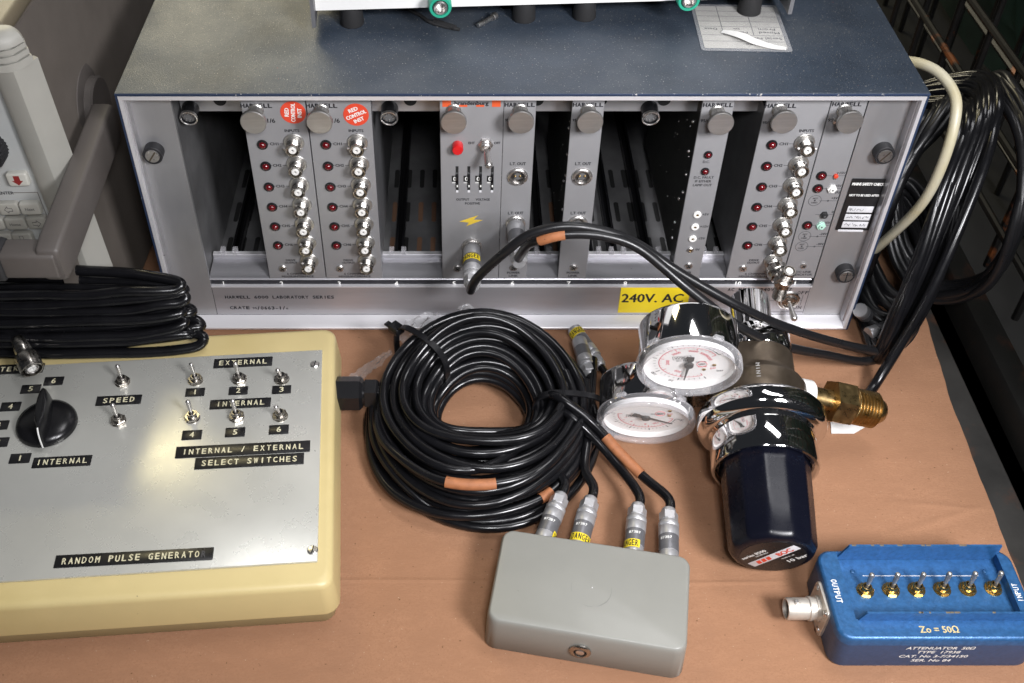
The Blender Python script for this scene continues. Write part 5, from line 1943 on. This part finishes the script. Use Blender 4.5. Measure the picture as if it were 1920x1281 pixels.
# upper corner block with three grooves
for (z0, z1, ins) in ((91, 95.5, 0.0), (95.5, 96.6, 2.2), (96.6, 99.6, 0.6), (99.6, 100.7, 2.8), (100.7, 103.4, 1.2), (103.4, 104.4, 3.2)):
    pr = [(-260, 2.5 + ins), (-12, -1 + ins), (-5 - ins, 3), (-0.5 - ins, 11), (-3, 14), (-260, 14)]
    mb.loft([[(x, y, z) for x, y in pr] for z in (z0, z1)], 'bezel_grey')
L_ = []
for k in range(6):
    a = pi / 2 * k / 5
    q = 7.5 * (1 - cos(a))
    z = 104.4 + 8.5 * sin(a)
    L_.append([(-260, 0 + q, z), (-14 - q * .6, -1 + q, z), (-5 - q, 4 + q * .6, z), (-1.5 - q, 10, z), (-3 - q, 13.5, z), (-260, 13.5, z)])
mb.loft(L_, 'bezel_grey')
mb.box(-260, -22, 5, 30, -133, -118, 'bezel_grey')
mb.build('bezel', hp, sharp=40)
mb = MB(HM)
mb.box(-255, -22.2, 6, 20, -118, 91, 'hp_panel')
mb.build('front_panel', hp)
mb = MB(HM)
mb.lathe([(11.5, -1), (11.5, 9), (10.5, 11), (0.01, 11)], 'black_matte', (-44.5, 6, 38), (0, -1, 0), n=60, cap1=False, fn=lambda a: 1 + .03 * cos(30 * a))
mb.build('ridged_knob', hp)
def key(x, z, w_, h_, m, word=None, arrow=None):
    mb = MB(HM @ frame((x, 6, z), (1, 0, 0), (0, 0, 1)))
    mb.rbox((0, 0, 1.8), (w_, h_, 4.6), m, r=1.6, e=1.0)
    o = mb.build('soft_key', hp)
    m2 = MB(mb.M)
    if word:
        m2.text(word, (0, 0, 4.1), 'ink_soft', 2.0, None, xd=(1, 0, 0), yd=(0, 1, 0), bold=0.03, lift=0.06)
    if arrow:
        am, rot, solid = arrow
        A = [(-1.5, -3.2), (-1.5, 0.2), (-3.2, 0.2), (0, 3.2), (3.2, 0.2), (1.5, 0.2), (1.5, -3.2)]
        if solid == 'big':
            A = [(-1.9, 3.2), (-1.9, -0.4), (-3.6, -0.4), (0, -3.8), (3.6, -0.4), (1.9, -0.4), (1.9, 3.2)]
            m2.prism(A, (0, 0, 4.12), (1, 0, 0), (0, 1, 0), 0, 0.06, am)
        else:
            c_, s_ = cos(rot), sin(rot)
            Q = [(c_ * p[0] * .8 - s_ * p[1] * .8, s_ * p[0] * .8 + c_ * p[1] * .8, 4.2) for p in A]
            m2.tube(Q, 0.2, am, n=4, closed=True, smooth=False)
    m2.build('legend', o)
key(-33.4, 15.6, 13.2, 9.6, 'key_light', None, ('arrow_red', 0, 'big'))
key(-33.0, -6.8, 13.0, 9.2, 'key_light', 'Next')
key(-46.8, -6.8, 13.0, 9.2, 'key_mid', None, ('ink_soft', pi / 2, None))
key(-46.5, -18.6, 13.4, 9.2, 'key_mid', 'Home')
key(-32.2, -18.2, 13.2, 9.2, 'key_mid', None, ('ink_soft', -pi / 2, None))
key(-46.0, -30.6, 13.2, 8.8, 'key_mid', None, ('ink_soft', pi, None))
key(-59.0, -30.6, 12, 8.8, 'key_mid', None, ('ink_soft', 0, None))
key(-60.0, -18.6, 12, 8.8, 'key_mid', None, ('ink_soft', pi / 2, None))
key(-31.8, -41.0, 13.0, 8.8, 'key_mid', None, ('ink_soft', pi, None))
mb = MB(HM)
mb.text('ENTER', (-46, 5.9, 3.4), 'ink', 2.2, None, bold=0.08)
mb.box(-42, -26, 5.8, 5.95, 3.2, 3.6, 'case_brown')
mb.box(-26.2, -25.8, 5.8, 5.95, -40, 3.6, 'case_brown')
mb.build('lettering', hp)
# pivot disc
mb = MB()
mb.lathe([(32, 0), (32, 1.5), (29.5, 4.0), (21, 5.0)], 'handle_grey', (-291.5, 64, 149), (1, 0, 0), n=56)
mb.lathe([(21, 4.8), (21, 9), (19.5, 10.5), (0.01, 11)], 'handle_grey', (-291.5, 64, 149), (1, 0, 0), n=48, cap1=False)
pv = mb.build('handle_pivot', hp)
# carry handle: arm forward and a cross grip
mb = MB()
def arm(P, w_, h_, m):
    loops = []
    for (x, y, z), k in P:
        pass
A0, A1 = Vector((-271.5, 44, 153)), Vector((-266.0, -100, 147))
dd = (A1 - A0).normalized()
xx = Vector((1, 0, 0))
up = xx.cross(dd) * -1
if up.z < 0:
    up = -up
mb.M = frame(A0, xx, up)
L = (A1 - A0).length
sgn = 1 if (mb.M.to_3x3() @ Vector((0, 0, 1))).dot(dd) > 0 else -1
loops = []
for s, wx, hy in ((0, 6.4, 10), (5, 6.8, 14.5), (28, 7.0, 14), (L - 14, 7.4, 13), (L - 2, 7.0, 12.0), (L, 6, 10.5)):
    lp = []
    for a, b_ in ((1, 1), (-1, 1), (-1, -1), (1, -1)):
        for k in range(4):
            t_ = pi / 2 * ([(1, 1), (-1, 1), (-1, -1), (1, -1)].index((a, b_)) + k / 3)
            lp.append((a * (wx - 2.5) + 2.5 * cos(t_), b_ * (hy - 2.5) + 2.5 * sin(t_), sgn * s))
    loops.append(lp)
mb.loft(loops, 'handle_grey')
mb.M = frame((-283.5, -93.5, 147), (0, 1, 0.0), (0, 0, 1))
sg = 1 if (mb.M.to_3x3() @ Vector((0, 0, 1))).x > 0 else -1
mb.rbox((0, 0, 0), (17, 18, 31), 'handle_grey', r=3, e=1)
mb.build('carry_handle', hp, sharp=50)
mb = MB()
mb.M = frame((-393.5, -94, 147), (0, 1, 0.0), (0, 0, 1))
mb.rbox((0, 0, 0), (21, 21, 190), 'rubber', r=5, e=2)
mb.build('handle_grip', hp)
mb = MB()
pr = [(-40, 11), (30, 9), (84, 10), (90, 26), (78, 88), (60, 112), (-40, 112)]
mb.loft([[(x, y, z) for y, z in pr] for x in (-297, -288)], 'case_brown')
mb.build('side_guard', hp)
mb = MB()
for x in (-305, -500):
    for y in (0, 300):
        mb.lathe([(9, 0), (9, 6), (11, 12)], 'rubber', (x, y, 0), (0, 0, 1), n=20)
mb.build('foot', hp)

# ================================================================== instrument on top of the crate
ti = thing('rack_instrument', 'white fronted rack instrument standing on the crate on four black rubber feet', 'test instrument', (17, 190, 198.8), radians(3.36))
def add_local(f, name, **k):
    mb = MB(TM[ti.name])
    f(mb)
    return mb.build(name, ti, **k)
# local: front face at y = -107, z from 15.5
def f(mb):
    mb.box(-154.3, 154.3, -107.2, -105.0, 15.5, 120, 'white_front')
add_local(f, 'front_panel')
def f(mb):
    mb.box(-154.3, 154.3, -104.9, 150, 16.2, 119, 'black_matte')
add_local(f, 'case')
for s in (-1, 1):
    def f(mb):
        a, b_ = sorted((s * 154.6, s * 157.2))
        mb.box(a, b_, -113, -70, 6.5, 118, 'side_metal')
    add_local(f, 'rack_ear')
for x in (-132, -18, 22.5, 134):
    def f(mb):
        mb.lathe([(7.6, 0), (7.9, 0.6), (7.0, 15.9)], 'rubber', (x, -96.0, 0.05), (0, 0, 1), n=26)
    add_local(f, 'foot')
for x in (-74.5, 84.5):
    def f(mb):
        o_ = (x, -107.2, 22.8)
        mb.lathe([(6.6, 0), (7.4, 3), (7.4, 14), (6.8, 15.4), (5.2, 15.4), (5.0, 12)], 'green_rubber', o_, (0, -1, 0), n=28, cap1=False)
    o = add_local(f, 'terminal')
    mb = MB(TM[ti.name])
    mb.lathe([(4.6, 4), (4.6, 15.8), (4.0, 16.4), (3.2, 16.2), (3.0, 10), (0.01, 10)], 'steel', (x, -107.2, 22.8), (0, -1, 0), n=24, cap1=False)
    mb.build('contact', o)

# ---- loose bits on the crate lid
tg = thing('paper_tag', 'laminated paper route tag lying upside down under the white fronted instrument', 'tag', (147, 80, 198.8))
FM = frame((146.5, 81, 198.95), (-0.9985, 0.035, 0), (-0.035, -0.9985, 0))
mb = MB(FM)
mb.rbox((0, 0, 0.15), (53, 56, 0.25), 'paper', r=1.0, e=0.06, n=2)
mb.build('card', tg)
mb = MB(FM)
mb.rbox((0, 1.0, 0.45), (58, 62, 0.2), 'cling_film', r=2.5, e=0.05, n=3)
mb.build('laminate', tg)
mb = MB(FM)
for s, x, y, w_ in (('Route', -6, 23.4, 11), ('Serial No', -15.5, 15.2, 19), ('Moved', -18, 7.6, 13), ('From', -17, 3.2, 11), ('Moved', 2.5, 7.6, 13), ('to', 2.5, 3.2, 4), ('Date', 19.5, 3.4, 8)):
    mb.text(s, (x, y, 0.3), 'ink', 2.7, w_, xd=(1, 0, 0), yd=(0, 1, 0), bold=0.06, lift=0.05)
for y in (19.4, 11.4, 0.0, -7, -14, -21):
    mb.box(-26, 26, y - 0.2, y + 0.2, 0.31, 0.36, 'ink_soft')
for x in (-7.5, 12):
    mb.box(x - 0.25, x + 0.25, -28, 11.4, 0.31, 0.36, 'ink_soft')
mb.build('lettering', tg)
mb = MB(FM)
P = [(13, 8, 1.0), (8, 12, 2.2), (2, 17, 3.0), (-6, 22.5, 2.0), (-16, 27, 1.2), (-25, 29, 0.9)]
Q = catmull(P, 5)
vs = []
for i, p in enumerate(Q):
    t_ = (Q[min(i + 1, len(Q) - 1)] - Q[max(0, i - 1)]).normalized()
    s_ = Vector((-t_.y, t_.x, 0.12))
    w_ = 2.0 + 4.2 * sin(pi * min(1.0, (i + 3) / (len(Q) + 4)))
    vs += [p - s_ * w_ * .5, p + s_ * w_ * .5, p - s_ * w_ * .5 + Vector((0, 0, .25)), p + s_ * w_ * .5 + Vector((0, 0, .25))]
mb.add(vs, [q for i in range(len(Q) - 1) for q in ((4 * i, 4 * i + 1, 4 * i + 5, 4 * i + 4), (4 * i + 2, 4 * i + 6, 4 * i + 7, 4 * i + 3))], 'paper_white')
mb.build('torn_strip', tg)
mb = MB()
mb.tube([(-72, 101, 201.2), (-64, 94, 200.4), (-58, 86, 200.2), (-48, 80, 200), (-38, 76, 200)], 1.2, 'rubber', n=8)
mb.tube([(-55, 86, 200.6), (-48, 81.5, 200.7), (-41, 77, 200.7)], 1.9, 'rubber', n=8)
single(mb, 'wire_offcut', 'short black wire offcut lying on the crate lid', 'wire', (-55, 86, 198.8))
mb = MB()
mb.cyl((-16.5, 90, 201.2), (-26, 80, 200.6), 1.7, 'steel', n=14, bev=.2)
mb.cyl((-16.2, 90.4, 201.2), (-13.8, 92.9, 201.4), 2.4, 'steel', n=14, bev=.3)
single(mb, 'metal_pin', 'small silver metal pin lying on the crate lid between two rubber feet', 'pin', (-20, 86, 198.8))
